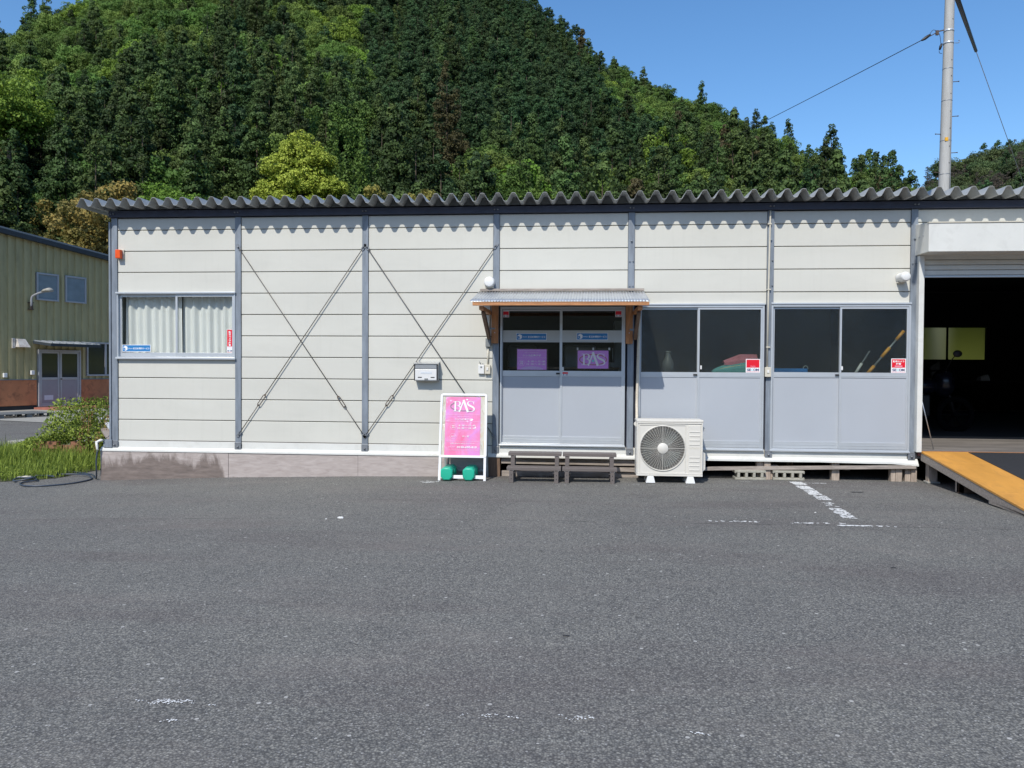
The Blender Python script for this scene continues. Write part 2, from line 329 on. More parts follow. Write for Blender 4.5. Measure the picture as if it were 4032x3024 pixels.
# ------------------------------------------------------------------ mesh helpers
class MB:
    def __init__(s): s.v = []; s.f = []; s.mi = []; s.sm = []
    def add(s, vs_, fs, smooth=False, mi=0):
        o = len(s.v); s.v += [tuple(q) for q in vs_]
        for f in fs: s.f.append(tuple(i + o for i in f)); s.sm.append(smooth); s.mi.append(mi)
        return s
    def box(s, x0, y0, z0, x1, y1, z1, mi=0):
        if x0 > x1: x0, x1 = x1, x0
        if y0 > y1: y0, y1 = y1, y0
        if z0 > z1: z0, z1 = z1, z0
        return s.add([(x0, y0, z0), (x1, y0, z0), (x1, y1, z0), (x0, y1, z0), (x0, y0, z1), (x1, y0, z1), (x1, y1, z1), (x0, y1, z1)],
              [(0, 3, 2, 1), (4, 5, 6, 7), (0, 1, 5, 4), (1, 2, 6, 5), (2, 3, 7, 6), (3, 0, 4, 7)], mi=mi)
    def hexa(s, b, t, mi=0):   # 4 bottom pts, 4 top pts, same winding
        return s.add(list(b) + list(t), [(0, 3, 2, 1), (4, 5, 6, 7), (0, 1, 5, 4), (1, 2, 6, 5), (2, 3, 7, 6), (3, 0, 4, 7)], mi=mi)
    def bar(s, a, b, w, h, up=(0, 0, 1), mi=0):   # rectangular bar from a to b
        a = Vector(a); b = Vector(b); d = (b - a).normalized(); u = Vector(up)
        sd_ = d.cross(u).normalized(); u = sd_.cross(d).normalized()
        p = [sd_ * (w / 2) + u * (h / 2), sd_ * (-w / 2) + u * (h / 2), sd_ * (-w / 2) - u * (h / 2), sd_ * (w / 2) - u * (h / 2)]
        return s.hexa([a + q for q in p], [b + q for q in p], mi)
    def tube(s, pts, r, seg=8, closed=False, caps=True, mi=0, smooth=True):
        pts = [Vector(p) for p in pts]; n = len(pts)
        rs = r if isinstance(r, (list, tuple)) else [r] * n
        vs_ = []; prev = None
        for i, p in enumerate(pts):
            if closed: d = (pts[(i + 1) % n] - pts[i - 1]).normalized()
            else: d = (pts[min(i + 1, n - 1)] - pts[max(i - 1, 0)]).normalized()
            if prev is None:
                a = Vector((0, 0, 1)) if abs(d.z) < .9 else Vector((1, 0, 0)); u = d.cross(a).normalized()
            else:
                u = (prev - d * prev.dot(d)).normalized()
            prev = u; w = d.cross(u)
            for k in range(seg):
                an = 2 * math.pi * k / seg
                vs_.append(p + (u * math.cos(an) + w * math.sin(an)) * rs[i])
        fs = []
        for i in range(n if closed else n - 1):
            j = (i + 1) % n
            for k in range(seg):
                l = (k + 1) % seg
                fs.append((i * seg + k, i * seg + l, j * seg + l, j * seg + k))
        if caps and not closed:
            fs.append(tuple(range(seg))[::-1]); fs.append(tuple((n - 1) * seg + k for k in range(seg)))
        return s.add(vs_, fs, smooth, mi)
    def cyl(s, a, b, r, seg=16, mi=0, smooth=True): return s.tube([a, b], r, seg, mi=mi, smooth=smooth)
    def loft(s, rings, smooth=False, caps=True, mi=0):
        seg = len(rings[0]); vs_ = [p for r_ in rings for p in r_]; fs = []
        for i in range(len(rings) - 1):
            for k in range(seg):
                l = (k + 1) % seg; fs.append((i * seg + k, i * seg + l, (i + 1) * seg + l, (i + 1) * seg + k))
        if caps:
            fs.append(tuple(range(seg))[::-1]); fs.append(tuple((len(rings) - 1) * seg + k for k in range(seg)))
        return s.add(vs_, fs, smooth, mi)
    def poly(s, pts, mi=0): return s.add(pts, [tuple(range(len(pts)))], mi=mi)
    def strip(s, pts, widths, y, plane='XZ', mi=0):    # flat stroke in the XZ plane
        n = len(pts); L = []; Rr = []
        for i, p in enumerate(pts):
            a = pts[max(i - 1, 0)]; b = pts[min(i + 1, n - 1)]
            dx, dz = b[0] - a[0], b[1] - a[1]; l = math.hypot(dx, dz) or 1
            nx, nz = -dz / l, dx / l; w = (widths[i] if isinstance(widths, (list, tuple)) else widths) / 2
            L.append((p[0] + nx * w, y, p[1] + nz * w)); Rr.append((p[0] - nx * w, y, p[1] - nz * w))
        return s.add(L + Rr, [(i, i + 1, n + i + 1, n + i) for i in range(n - 1)], mi=mi)
    def mesh(s, name, mats, off=(0, 0, 0)):
        me = bpy.data.meshes.new(name)
        me.from_pydata([(v[0] - off[0], v[1] - off[1], v[2] - off[2]) for v in s.v], [], s.f)
        me.polygons.foreach_set('use_smooth', s.sm); me.polygons.foreach_set('material_index', s.mi)
        for m in (mats if isinstance(mats, (list, tuple)) else [mats]): me.materials.append(m)
        me.update(); return me

def base_of(parent):
    o = (0, 0, 0)
    while parent:
        if parent.parent is None: o = tuple(parent.location)
        parent = parent.parent
    return o
def thing(name, label, cat, loc=(0, 0, 0), group=None, rotz=0):
    o = bpy.data.objects.new(name, None); COL.objects.link(o); o.location = loc; o.rotation_euler = (0, 0, rotz)
    o.empty_display_size = .2
    o['label'] = label; o['category'] = cat
    if group: o['group'] = group
    return o
def part(name, mb, m, parent, bevel=0, local=False, seg=2):
    off = (0, 0, 0) if local else base_of(parent)
    o = bpy.data.objects.new(name, mb.mesh(name, m, off)); COL.objects.link(o)
    if parent: o.parent = parent
    if bevel:
        b = o.modifiers.new('bevel', 'BEVEL'); b.width = bevel; b.segments = seg; b.limit_method = 'ANGLE'; b.angle_limit = R(40)
        b.harden_normals = False
    return o
def single(name, mb, m, label, cat, group=None, bevel=0, loc=None):
    if loc is None:
        xs = [v[0] for v in mb.v]; ys = [v[1] for v in mb.v]; zs = [v[2] for v in mb.v]
        loc = ((min(xs) + max(xs)) / 2, (min(ys) + max(ys)) / 2, min(zs))
    o = bpy.data.objects.new(name, mb.mesh(name, m, loc)); COL.objects.link(o); o.location = loc
    o['label'] = label; o['category'] = cat
    if group: o['group'] = group
    if bevel:
        b = o.modifiers.new('bevel', 'BEVEL'); b.width = bevel; b.segments = 2; b.limit_method = 'ANGLE'; b.angle_limit = R(40)
    return o
def struct(name, mb, m, kind='structure', bevel=0):
    o = bpy.data.objects.new(name, mb.mesh(name, m)); COL.objects.link(o); o['kind'] = kind
    if bevel:
        b = o.modifiers.new('bevel', 'BEVEL'); b.width = bevel; b.segments = 2; b.limit_method = 'ANGLE'
    return o
def copy_thing(root, delta, label=None):
    r = root.copy(); COL.objects.link(r); r.location = Vector(root.location) + Vector(delta)
    if label: r['label'] = label
    def rec(src, dst):
        for ch in src.children:
            c = ch.copy(); COL.objects.link(c); c.parent = dst; rec(ch, c)
    rec(root, r)
    return r

_dg = None
def text_mesh(body, w=None, h=None, bold=0.0, vertical=False):
    """mesh data of a line of text, verts as (x, z), centred, scaled to width w or height h"""
    cu = bpy.data.curves.new('tmp', 'FONT'); cu.body = body; cu.size = 1; cu.align_x = 'CENTER'; cu.offset = bold; cu.resolution_u = 3
    if vertical: cu.space_line = .98
    ob = bpy.data.objects.new('tmp', cu); COL.objects.link(ob)
    bpy.context.view_layer.update()
    dg = bpy.context.evaluated_depsgraph_get()
    me = bpy.data.meshes.new_from_object(ob.evaluated_get(dg))
    co = np.empty(len(me.vertices) * 3); me.vertices.foreach_get('co', co); co = co.reshape(-1, 3)
    fs = [tuple(p.vertices) for p in me.polygons]
    bpy.data.objects.remove(ob); bpy.data.curves.remove(cu); bpy.data.meshes.remove(me)
    if not len(co): return [], []
    mn = co.min(0); mx = co.max(0); c = (mn + mx) / 2; sz = mx - mn
    sx = (w / sz[0]) if w else (h / sz[1]); sz_ = (h / sz[1]) if h else sx
    if not w: sx = sz_
    return [((p[0] - c[0]) * sx, (p[1] - c[1]) * sz_) for p in co], fs
def lettering(body, cx, cz, y, m, parent, w=None, h=None, bold=.012, vertical=False, tf=None, name='lettering'):
    vs_, fs = text_mesh(body, w, h, bold, vertical)
    mb = MB(); P = [(cx + a, y, cz + b) for a, b in vs_]
    if tf: P = [tf(*p) for p in P]
    mb.add(P, fs)
    return part(name, mb, m, parent)

def catmull(pts, n=6):
    out = []
    P = [pts[0]] + list(pts) + [pts[-1]]
    for i in range(1, len(P) - 2):
        for k in range(n):
            t = k / n
            out.append(tuple(.5 * ((2 * P[i][j]) + (-P[i - 1][j] + P[i + 1][j]) * t + (2 * P[i - 1][j] - 5 * P[i][j] + 4 * P[i + 1][j] - P[i + 2][j]) * t * t
                                   + (-P[i - 1][j] + 3 * P[i][j] - 3 * P[i + 1][j] + P[i + 2][j]) * t ** 3) for j in range(len(P[0]))))
    out.append(tuple(pts[-1])); return out

# ------------------------------------------------------------------ ground
GX = [(-60, -.10), (-14, -.06), (-5, -.08), (-1.2, -.13), (-.2, -.125), (1.7, -.05), (3.55, 0), (5.5, .032), (9, .055), (30, .06), (90, .06)]
def gz(x):
    for (a, za), (b, zb) in zip(GX, GX[1:]):
        if a <= x <= b: return za + (zb - za) * (x - a) / (b - a)
    return GX[0][1] if x < GX[0][0] else GX[-1][1]
mb = MB()
xs = [-300, -120, -60, -30, -14, -9, -5, -3, -1.2, -.2, .8, 1.7, 2.6, 3.55, 4.5, 5.5, 7, 9, 12, 20, 30, 60, 120, 300]
ys = [-300, -100, -40, -15, 0, 15, 40, 100, 300]
mb.add([(x, y, gz(x)) for y in ys for x in xs], [(j * len(xs) + i, j * len(xs) + i + 1, (j + 1) * len(xs) + i + 1, (j + 1) * len(xs) + i) for j in range(len(ys) - 1) for i in range(len(xs) - 1)])
struct('ground', mb, M['asphalt'])
# concrete apron before the neighbouring hall
mb = MB(); n_ = 12
A0, A1 = Vector((-15, 11.6)), Vector((-1.5, 7.7)); B0, B1 = Vector((-19, 22)), Vector((-3, 22))
for i in range(n_):
    a = A0.lerp(A1, i / n_); b = A0.lerp(A1, (i + 1) / n_); c = B0.lerp(B1, (i + 1) / n_); d = B0.lerp(B1, i / n_)
    mb.add([(p.x, p.y, gz(p.x) + .012) for p in (a, b, c, d)], [(0, 1, 2, 3)])
struct('concrete_apron', mb, M['concrete'])

# ------------------------------------------------------------------ hills
VX, VY = 6.6, -10.4
RIDGE = [(-180, 420, 10), (-120, 330, 13), (-75, 230, 16), (-55, 190, 16.5), (-40, 185, 17.0), (-38.5, 190, 17.4), (-37, 192, 17.8), (-36, 195, 18.7), (-34, 200, 20.2), (-31.5, 205, 22.0), (-28, 212, 23.6), (-18.7, 228, 26.3), (-8.7, 230, 25.4),
         (-3.6, 224, 23.5), (-1, 215, 21.7), (1.5, 206, 20.2), (4.9, 196, 18.1), (8.2, 184, 16.4), (11.4, 172, 14.9), (14.5, 160, 13.4), (17.5, 148, 11.4),
         (20.4, 138, 10.4), (22.0, 130, 9.0), (23.0, 126, 4.0), (23.2, 330, 11.0), (28.5, 330, 12.8), (35, 340, 13.5), (50, 350, 13), (90, 420, 11), (180, 420, 10)]
_ra = np.array([q[0] for q in RIDGE], float); _rr = np.array([q[1] for q in RIDGE], float); _re = np.array([q[2] for q in RIDGE], float)
def foot(az): return np.interp(az, [-180, -100, -60, -40, -20, 0, 15, 20, 22.3, 24, 40, 100, 180], [160, 110, 62, 56, 52, 50, 52, 58, 64, 90, 110, 150, 160])
def hill_h(x, y):
    dx = np.asarray(x, float) - VX; dy = np.asarray(y, float) - VY
    r = np.hypot(dx, dy); az = np.degrees(np.arctan2(dx, dy))
    Rr = np.interp(az, _ra, _rr); H = Rr * np.tan(np.radians(np.interp(az, _ra, _re))) + 1.5
    f = foot(az)
    u = np.clip((r - f) / (Rr - f), 0, 1)
    h = H * (u * .82 + .18 * u * u)
    h = np.where(r > Rr, H - (r - Rr) * .42, h)
    und = 1.6 * np.sin(x * .071 + 1.3) * np.sin(y * .063) + .9 * np.sin(x * .19 + y * .11)
    h = h + und * np.clip(u * 3, 0, 1)
    return np.where(r < f, -.5 - .0 * r, h - .05)
azs = sorted(set([round(a, 2) for a in np.arange(-180, 180.1, 4)] + [round(a, 2) for a in np.arange(-60, 50, .75)]))
us = [-.06, 0, .04, .1, .18, .27, .36, .45, .54, .63, .72, .8, .88, .95, 1.0, 1.05, 1.15, 1.3, 1.5]
mb = MB(); vv = []
for a in azs:
    Rr = float(np.interp(a, _ra, _rr)); f = float(foot(a))
    for u in us:
        r = f + (Rr - f) * u; x = VX + r * math.sin(R(a)); y = VY + r * math.cos(R(a)); z = float(hill_h(x, y))
        vv.append((x, y, max(z, -3)))
nu = len(us)
mb.add(vv, [(i * nu + j, i * nu + j + 1, (i + 1) * nu + j + 1, (i + 1) * nu + j) for i in range(len(azs) - 1) for j in range(nu - 1)], smooth=True)
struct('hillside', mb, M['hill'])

# ------------------------------------------------------------------ trees
def np_mesh(name, V, F4, tint, mats, F3=None, mi4=None):
    me = bpy.data.meshes.new(name); n4 = len(F4)
    me.vertices.add(len(V)); me.vertices.foreach_set('co', V.astype(np.float32).ravel())
    me.loops.add(n4 * 4); me.loops.foreach_set('vertex_index', F4.astype(np.int32).ravel())
    me.polygons.add(n4); me.polygons.foreach_set('loop_start', np.arange(n4, dtype=np.int32) * 4)
    if mi4 is not None: me.polygons.foreach_set('material_index', mi4.astype(np.int32))
    at = me.attributes.new('tint', 'FLOAT', 'POINT'); at.data.foreach_set('value', tint.astype(np.float32))
    for m in mats: me.materials.append(m)
    me.update(calc_edges=True); me.validate()
    return me
def cards(C, N, size, tint, jit=.55, aspect=.78, g=nrg):
    """one leaf-spray quad per centre, facing roughly N"""
    n = len(C); N = N + g.normal(0, jit, (n, 3)); N /= np.linalg.norm(N, axis=1, keepdims=True) + 1e-9
    A = np.cross(N, g.normal(0, 1, (n, 3))); A /= np.linalg.norm(A, axis=1, keepdims=True) + 1e-9
    B = np.cross(N, A); s = (size * g.uniform(.6, 1.25, n))[:, None]
    bend = N * s * .25
    V = np.stack([C - A * s * .5 - bend * .6, C - B * s * aspect * .5 + bend, C + A * s * .5 - bend * .6, C + B * s * aspect * .5 + bend], 1)
    return V.reshape(-1, 3), np.arange(n * 4).reshape(-1, 4), np.repeat(tint, 4)
def puffs(P, rad, n, size, flat=.75, up=.35, g=nrg, base_t=None):
    """clumps: P centres (k,3), rad (k,), n sprays each on the outer shell, mostly the upper half"""
    k = len(P); D = g.normal(0, 1, (k * n, 3)); D[:, 2] = D[:, 2] * .8 + up; D /= np.linalg.norm(D, axis=1, keepdims=True)
    rr = np.repeat(rad, n) * g.uniform(.72, 1.06, k * n)
    C = np.repeat(P, n, 0) + D * rr[:, None] * np.array([1, 1, flat])
    t = np.repeat(base_t if base_t is not None else g.uniform(0, 1, k), n) * .6 + g.uniform(0, .4, k * n)
    Nn = D.copy(); Nn[:, 2] += .25
    return cards(C, Nn, size, t, .5, g=g)
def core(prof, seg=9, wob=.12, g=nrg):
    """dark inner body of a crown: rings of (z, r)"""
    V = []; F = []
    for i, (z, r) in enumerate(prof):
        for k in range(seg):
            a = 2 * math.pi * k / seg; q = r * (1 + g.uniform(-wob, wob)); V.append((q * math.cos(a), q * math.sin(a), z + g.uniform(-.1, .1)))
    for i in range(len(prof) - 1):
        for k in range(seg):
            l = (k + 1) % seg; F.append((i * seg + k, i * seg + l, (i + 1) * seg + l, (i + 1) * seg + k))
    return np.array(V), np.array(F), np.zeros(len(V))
def joinp(parts_):
    V = []; F = []; T = []; o = 0
    for v, f, t in parts_: V.append(v); F.append(f + o); T.append(t); o += len(v)
    return np.concatenate(V), np.concatenate(F), np.concatenate(T)
def conifer(seed, H=15, Rm=2.9, n_p=190, leaf=.27, per=56, power=.74, m='cedar', puff=.74, low=.12):
    g = np.random.default_rng(seed)
    t = 1 - np.sqrt(g.uniform(0, 1, n_p) * .985 + .0); t = np.clip(t, 0, 1)    # more low down
    t = np.concatenate([t, [.985, .95, .92, .9]])
    z = H * (low + (1 - low) * t); prof = (1 - t) ** power
    lob = 1 + .18 * np.sin(3 * g.uniform(0, 6.28) + t * 14)
    a = g.uniform(0, 2 * math.pi, len(t)); rr = Rm * prof * lob * g.uniform(.62, 1.0, len(t))
    P = np.stack([rr * np.cos(a), rr * np.sin(a), z - rr * .18], 1)
    rad = puff * g.uniform(.65, 1.25, len(t)) * (.55 + .45 * prof)
    pv = puffs(P, rad, per, leaf, g=g)
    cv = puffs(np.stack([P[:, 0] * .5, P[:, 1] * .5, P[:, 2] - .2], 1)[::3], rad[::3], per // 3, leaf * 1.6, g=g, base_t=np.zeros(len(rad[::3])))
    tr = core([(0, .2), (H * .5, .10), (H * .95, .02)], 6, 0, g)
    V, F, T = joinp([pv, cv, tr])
    mi = np.zeros(len(F)); mi[len(pv[1]) + len(cv[1]):] = 1
    return np_mesh(m + '_tree', V, F, T, [M[m], M['bark']], mi4=mi)
def roundtree(seed, H=12, Rm=3.6, n_p=105, leaf=.30, per=75, m='broad', puff=1.0, zc=.62, flat=.75, corek=.5):
    g = np.random.default_rng(seed)
    D = g.normal(0, 1, (n_p, 3)); D[:, 2] = np.abs(D[:, 2]) * .9 - .25; D /= np.linalg.norm(D, axis=1, keepdims=True)
    lob = 1 + .20 * np.sin(D[:, 0] * 4 + seed) * np.cos(D[:, 1] * 3 + D[:, 2] * 4 + seed)
    P = D * (Rm * lob * g.uniform(.6, .95, n_p))[:, None] * np.array([1, 1, flat * H * .5 / Rm]) + np.array([0, 0, H * zc])
    P[:, 2] = np.maximum(P[:, 2], H * .2)
    pv = puffs(P, puff * g.uniform(.6, 1.2, n_p), per, leaf, g=g)
    rz = H * .5 * flat * corek
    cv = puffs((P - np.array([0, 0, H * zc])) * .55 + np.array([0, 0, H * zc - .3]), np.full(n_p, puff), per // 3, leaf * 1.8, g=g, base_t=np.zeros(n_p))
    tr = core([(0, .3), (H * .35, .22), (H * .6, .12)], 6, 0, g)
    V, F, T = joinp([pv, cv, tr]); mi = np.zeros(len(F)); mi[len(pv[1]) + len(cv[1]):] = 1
    return np_mesh(m + '_tree', V, F, T, [M[m], M['bark']], mi4=mi)
def plume(seed, H=10, m='bamboo'):
    """leaning bamboo culms whose feathery tips arch over"""
    g = np.random.default_rng(seed); Ps = []; Rs = []
    for c in range(13):
        a = g.uniform(0, 6.28); lean = g.uniform(.4, 2.4); h = H * g.uniform(.6, 1.0)
        for t in np.linspace(.35, 1.12, 9):
            x = lean * t * t * 1.2; z = h * min(t, 1) - (max(t - .85, 0) * 5) ** 2 * .7
            Ps.append((x * math.cos(a) + g.normal(0, .25), x * math.sin(a) + g.normal(0, .25), z)); Rs.append(.62 * (1.25 - .55 * t))
    pv = puffs(np.array(Ps), np.array(Rs), 110, .16, flat=.8, up=.1, g=g)
    cv = core([(0, .6), (H * .3, .8), (H * .55, .6), (H * .7, .2)], g=g)
    V, F, T = joinp([pv, cv]); return np_mesh('bamboo_clump', V, F, T, [M[m]])
def spires(seed, H=13, n=13, Rm=3.2, m='ginkgo'):
    g = np.random.default_rng(seed); Ps = []; Rs = []; 
    for c in range(n):
        a = g.uniform(0, 6.28); b = Rm * math.sqrt(g.uniform(0, 1)); h = H * (1 - .30 * (b / Rm)) * g.uniform(.72, 1.0)
        for t in np.linspace(.05, 1, 15):
            w = .95 * (1 - t) ** .75 + .10
            Ps.append((b * math.cos(a) * (.7 + .3 * t) + g.normal(0, .12), b * math.sin(a) * (.7 + .3 * t) + g.normal(0, .12), h * t)); Rs.append(w)
    pv = puffs(np.array(Ps), np.array(Rs), 46, .24, flat=1.5, up=.3, g=g)
    cv = core([(0, 1.2), (H * .3, .8), (H * .45, .2)], g=g)
    V, F, T = joinp([pv, cv]); return np_mesh('ginkgo_crown', V, F, T, [M[m]])
def bare(seed, H=11, m='pine'):
    g = np.random.default_rng(seed); n = 46
    a = g.uniform(0, 6.28, n); t = g.uniform(.35, 1, n); rr = 2.4 * (1.15 - t) * g.uniform(.4, 1.1, n) + .1
    P = np.stack([rr * np.cos(a), rr * np.sin(a), H * t], 1)
    pv = puffs(P, .55 * g.uniform(.6, 1.2, n), 12, .30, flat=.45, g=g)
    tr = core([(0, .25), (H * .5, .16), (H * 1.0, .03)], 6, 0, g); arms = []
    for p in P[::2]:
        mbb = MB(); mbb.tube([(0, 0, p[2] - .8), tuple(p)], [.07, .02], 4); arms.append((np.array(mbb.v), np.array([f for f in mbb.f if len(f) == 4]), np.zeros(len(mbb.v))))
    V, F, T = joinp([pv, tr] + arms); mi = np.ones(len(F)); mi[:len(pv[1])] = 0
    return np_mesh('pine_tree', V, F, T, [M[m], M['bark']], mi4=mi)

SPEC = {
    'cedar': [conifer(1), conifer(2, 16, 3.2, 210, power=.7), conifer(3, 14, 2.7, 180), conifer(4, 15.5, 3.3, 220, power=.8)],
    'cedarb': [conifer(5, 14, 2.8, 180, m='cedarb')],
    'cypress': [conifer(6, 12, 3.0, 200, .25, 56, .5, 'cypress', .62), conifer(7, 13, 3.2, 210, .25, 56, .45, 'cypress', .66), conifer(8, 11, 2.9, 190, .25, 56, .55, 'cypress', .6)],
    'broad': [roundtree(9), roundtree(10, 11, 4.0, 100), roundtree(11, 12, 3.2, 80)],
    'fresh': [roundtree(12, 11, 3.4, 80, m='fresh'), roundtree(13, 10, 3.0, 70, m='fresh')],
    'bamboo': [plume(14), plume(15, 9)],
    'farbroad': [roundtree(16, 12, 4.6, 80, .45, 36, m='farbroad', puff=1.3), conifer(17, 13, 3.2, 110, .42, 30, .6, 'cypress', .9)],
    'pine': [bare(18), bare(19, 12)],
}
def el_of(x, y, z): return math.degrees(math.atan2(z - 1.5, math.hypot(x - VX, y - VY)))
def az_of(x, y): return math.degrees(math.atan2(x - VX, y - VY))
def ridge_el(az): return float(np.interp(az, _ra, _re))
def nstep(v, a, b): return min(1, max(0, (v - a) / (b - a)))
def wob(x, y, s, p=0): return math.sin(x * s + p) * math.cos(y * s * 1.3 + p * 2) + .5 * math.sin(x * s * 2.3 + y * s * 1.7 + p)
SPECIAL_AT = [(-20.4, 70, 2.2, 4), (-16.5, 73, 2.5, 4), (-3.6, 66, 2.5, 4), (-28.9, 62, 1.8, 4), (-38.0, 88, 1.6, 8), (-14.6, 186, 1.0, 7), (-9.9, 92, 1.6, 14)]
pts = []
for az0, az1, sp in ((-50, 23.0, 3.5), (23.0, 42, 4.6)):
    x0, x1, y0, y1 = -230, 240, 5, 350
    gx = np.arange(x0, x1, sp); gy = np.arange(y0, y1, sp)
    for yy in gy:
        for xx in gx:
            x = xx + rnd.uniform(-.42, .42) * sp; y = yy + rnd.uniform(-.42, .42) * sp
            a = az_of(x, y)
            if not (az0 <= a < az1): continue
            r = math.hypot(x - VX, y - VY); f = float(foot(a)); Rr = float(np.interp(a, _ra, _rr))
            if r < f + 1 or r > Rr + 9: continue
            if 23 < a < 28 and r < f + 26: continue
            if any(abs(a - sa) < hw_ + 1.0 and r < sr + 4 and (r > sr - fr_ or abs(a - sa) < hw_ + .4) and (sr < 80 or r > sr - fr_) for sa, sr, hw_, fr_ in SPECIAL_AT): continue
            pts.append((x, y, r, a, Rr))
trees = []
for x, y, r, a, Rr in pts:
    z = float(hill_h(x, y)); e = el_of(x, y, z); u = e / max(ridge_el(a), 1)
    w = wob(x, y, .05, 1); q = rnd.random(); w2 = wob(x, y, .09, 4)
    sc = rnd.uniform(.62, 1.0)
    if a > 23:
        k = 'farbroad' if (u < .74 or rnd.random() < .35) else 'pine'; sc *= 1.0
    elif r - float(foot(a)) < 17 and a < -22: k = 'bamboo' if q < .42 else ('cedar' if q < .90 else 'broad'); sc *= 1.65 if k == 'bamboo' else 1.0
    elif r - float(foot(a)) < 9 and -13 < a < -6 and q < .45: k = 'bamboo'; sc = rnd.uniform(1.28, 1.42)
    elif a < -25.5 and u > .70 + .05 * w2: k = 'broad' if q < .72 else ('fresh' if q < .82 else 'cedar'); sc *= .95
    elif 1.5 < a < 22 and u > (.80 - .012 * (a - 2)) + .04 * w2: k = 'broad' if q < .72 else ('fresh' if q < .78 else 'cedar'); sc *= .85
    elif a > -16 and a < 6 and u > .42 + .1 * w: k = 'cypress' if q < .93 else ('cedar' if q < .997 else 'cedarb')
    elif -25 < a < -15 and u > .62 and w > .1: k = 'fresh' if q < .2 else ('broad' if q < .65 else 'cypress')
    else:
        k = 'cedar' if q < .74 else ('cypress' if q < .83 else ('broad' if q < .955 else ('cedarb' if q < .985 else 'fresh')))
    v = rnd.randrange(len(SPEC[k]))
    trees.append([r, x, y, z, k, v, sc, rnd.uniform(0, 6.28), a])
# lone tall conifers that stand up over the skyline on the right
for a, r, s in ((17.9, 128, .85), (18.9, 127, .8), (19.8, 126, .9), (20.7, 124, .85), (21.6, 122, .8), (16.8, 138, .8), (19.4, 122, .75), (20.2, 114, .8), (21.2, 120, .92), (20.2, 120, .86), (19.3, 117, .86), (22.0, 116, .70), (18.4, 112, .7), (20.7, 108, .7), (21.7, 106, .65), (22.6, 104, .6), (14.6, 158, .85), (11.0, 168, .75), (8.7, 182, .85), (-36.9, 188, 1.1), (-38.4, 180, .7), (17.4, 146, 1.1)):
    x = VX + r * math.sin(R(a)); y = VY + r * math.cos(R(a)); trees.append([r, x, y, float(hill_h(x, y)), 'cedar', 0 if a < 18 else 2, s, rnd.uniform(0, 6), a])
trees.sort()
NAMES = {'cedar': ('cedar_tree', 'dark green conical cedar'), 'cedarb': ('cedar_tree', 'brownish conical cedar'), 'cypress': ('cypress_tree', 'fine-leaved dark green cypress'),
         'broad': ('broadleaf_tree', 'mid green rounded broadleaf tree'), 'fresh': ('broadleaf_tree', 'bright fresh green broadleaf tree'), 'bamboo': ('bamboo_clump', 'yellowish drooping bamboo clump'),
         'farbroad': ('broadleaf_tree', 'hazy green tree'), 'pine': ('pine_tree', 'sparse brownish grey pine')}
cnt = {}; rest = []; srcobj = {}
for r, x, y, z, k, v, sc, rot, a in trees:
    nm, desc = NAMES[k]; cnt[nm] = cnt.get(nm, 0) + 1
    if cnt[nm] <= 290:
        o = bpy.data.objects.new(nm, SPEC[k][v]); COL.objects.link(o); o.location = (x, y, z - .3); o.rotation_euler = (0, 0, rot); o.scale = (sc, sc, sc * rnd.uniform(.92, 1.08))
        if a > 23: where = 'on the far hill right of the utility pole' if a > 25.3 else 'on the far hill left of the utility pole'
        else:
            ref = next(n_ for lim, n_ in ((-33, 'the olive hall'), (-26.5, 'the curtained window'), (-19, 'the left brace cross'), (-11, 'the right brace cross'), (-3, 'the entrance awning'),
                                          (4, 'the outdoor unit'), (10, 'the middle sliding doors'), (17, 'the rightmost doors'), (24, 'the garage opening')) if a < lim)
            hgt = next(n_ for lim, n_ in ((12, 'at the foot of'), (24, 'low on'), (40, 'halfway up'), (62, 'high on'), (999, 'near the top of')) if z < lim)
            where = f'{hgt} the slope above {ref}'
        o['label'] = f'{desc} {where}'; o['category'] = 'bamboo' if k == 'bamboo' else 'tree'; o['group'] = f'{nm.split("_")[0]} {where}'
        srcobj.setdefault((k, v), o)
    else: rest.append((x, y, z - .3, k, v, sc, rot))
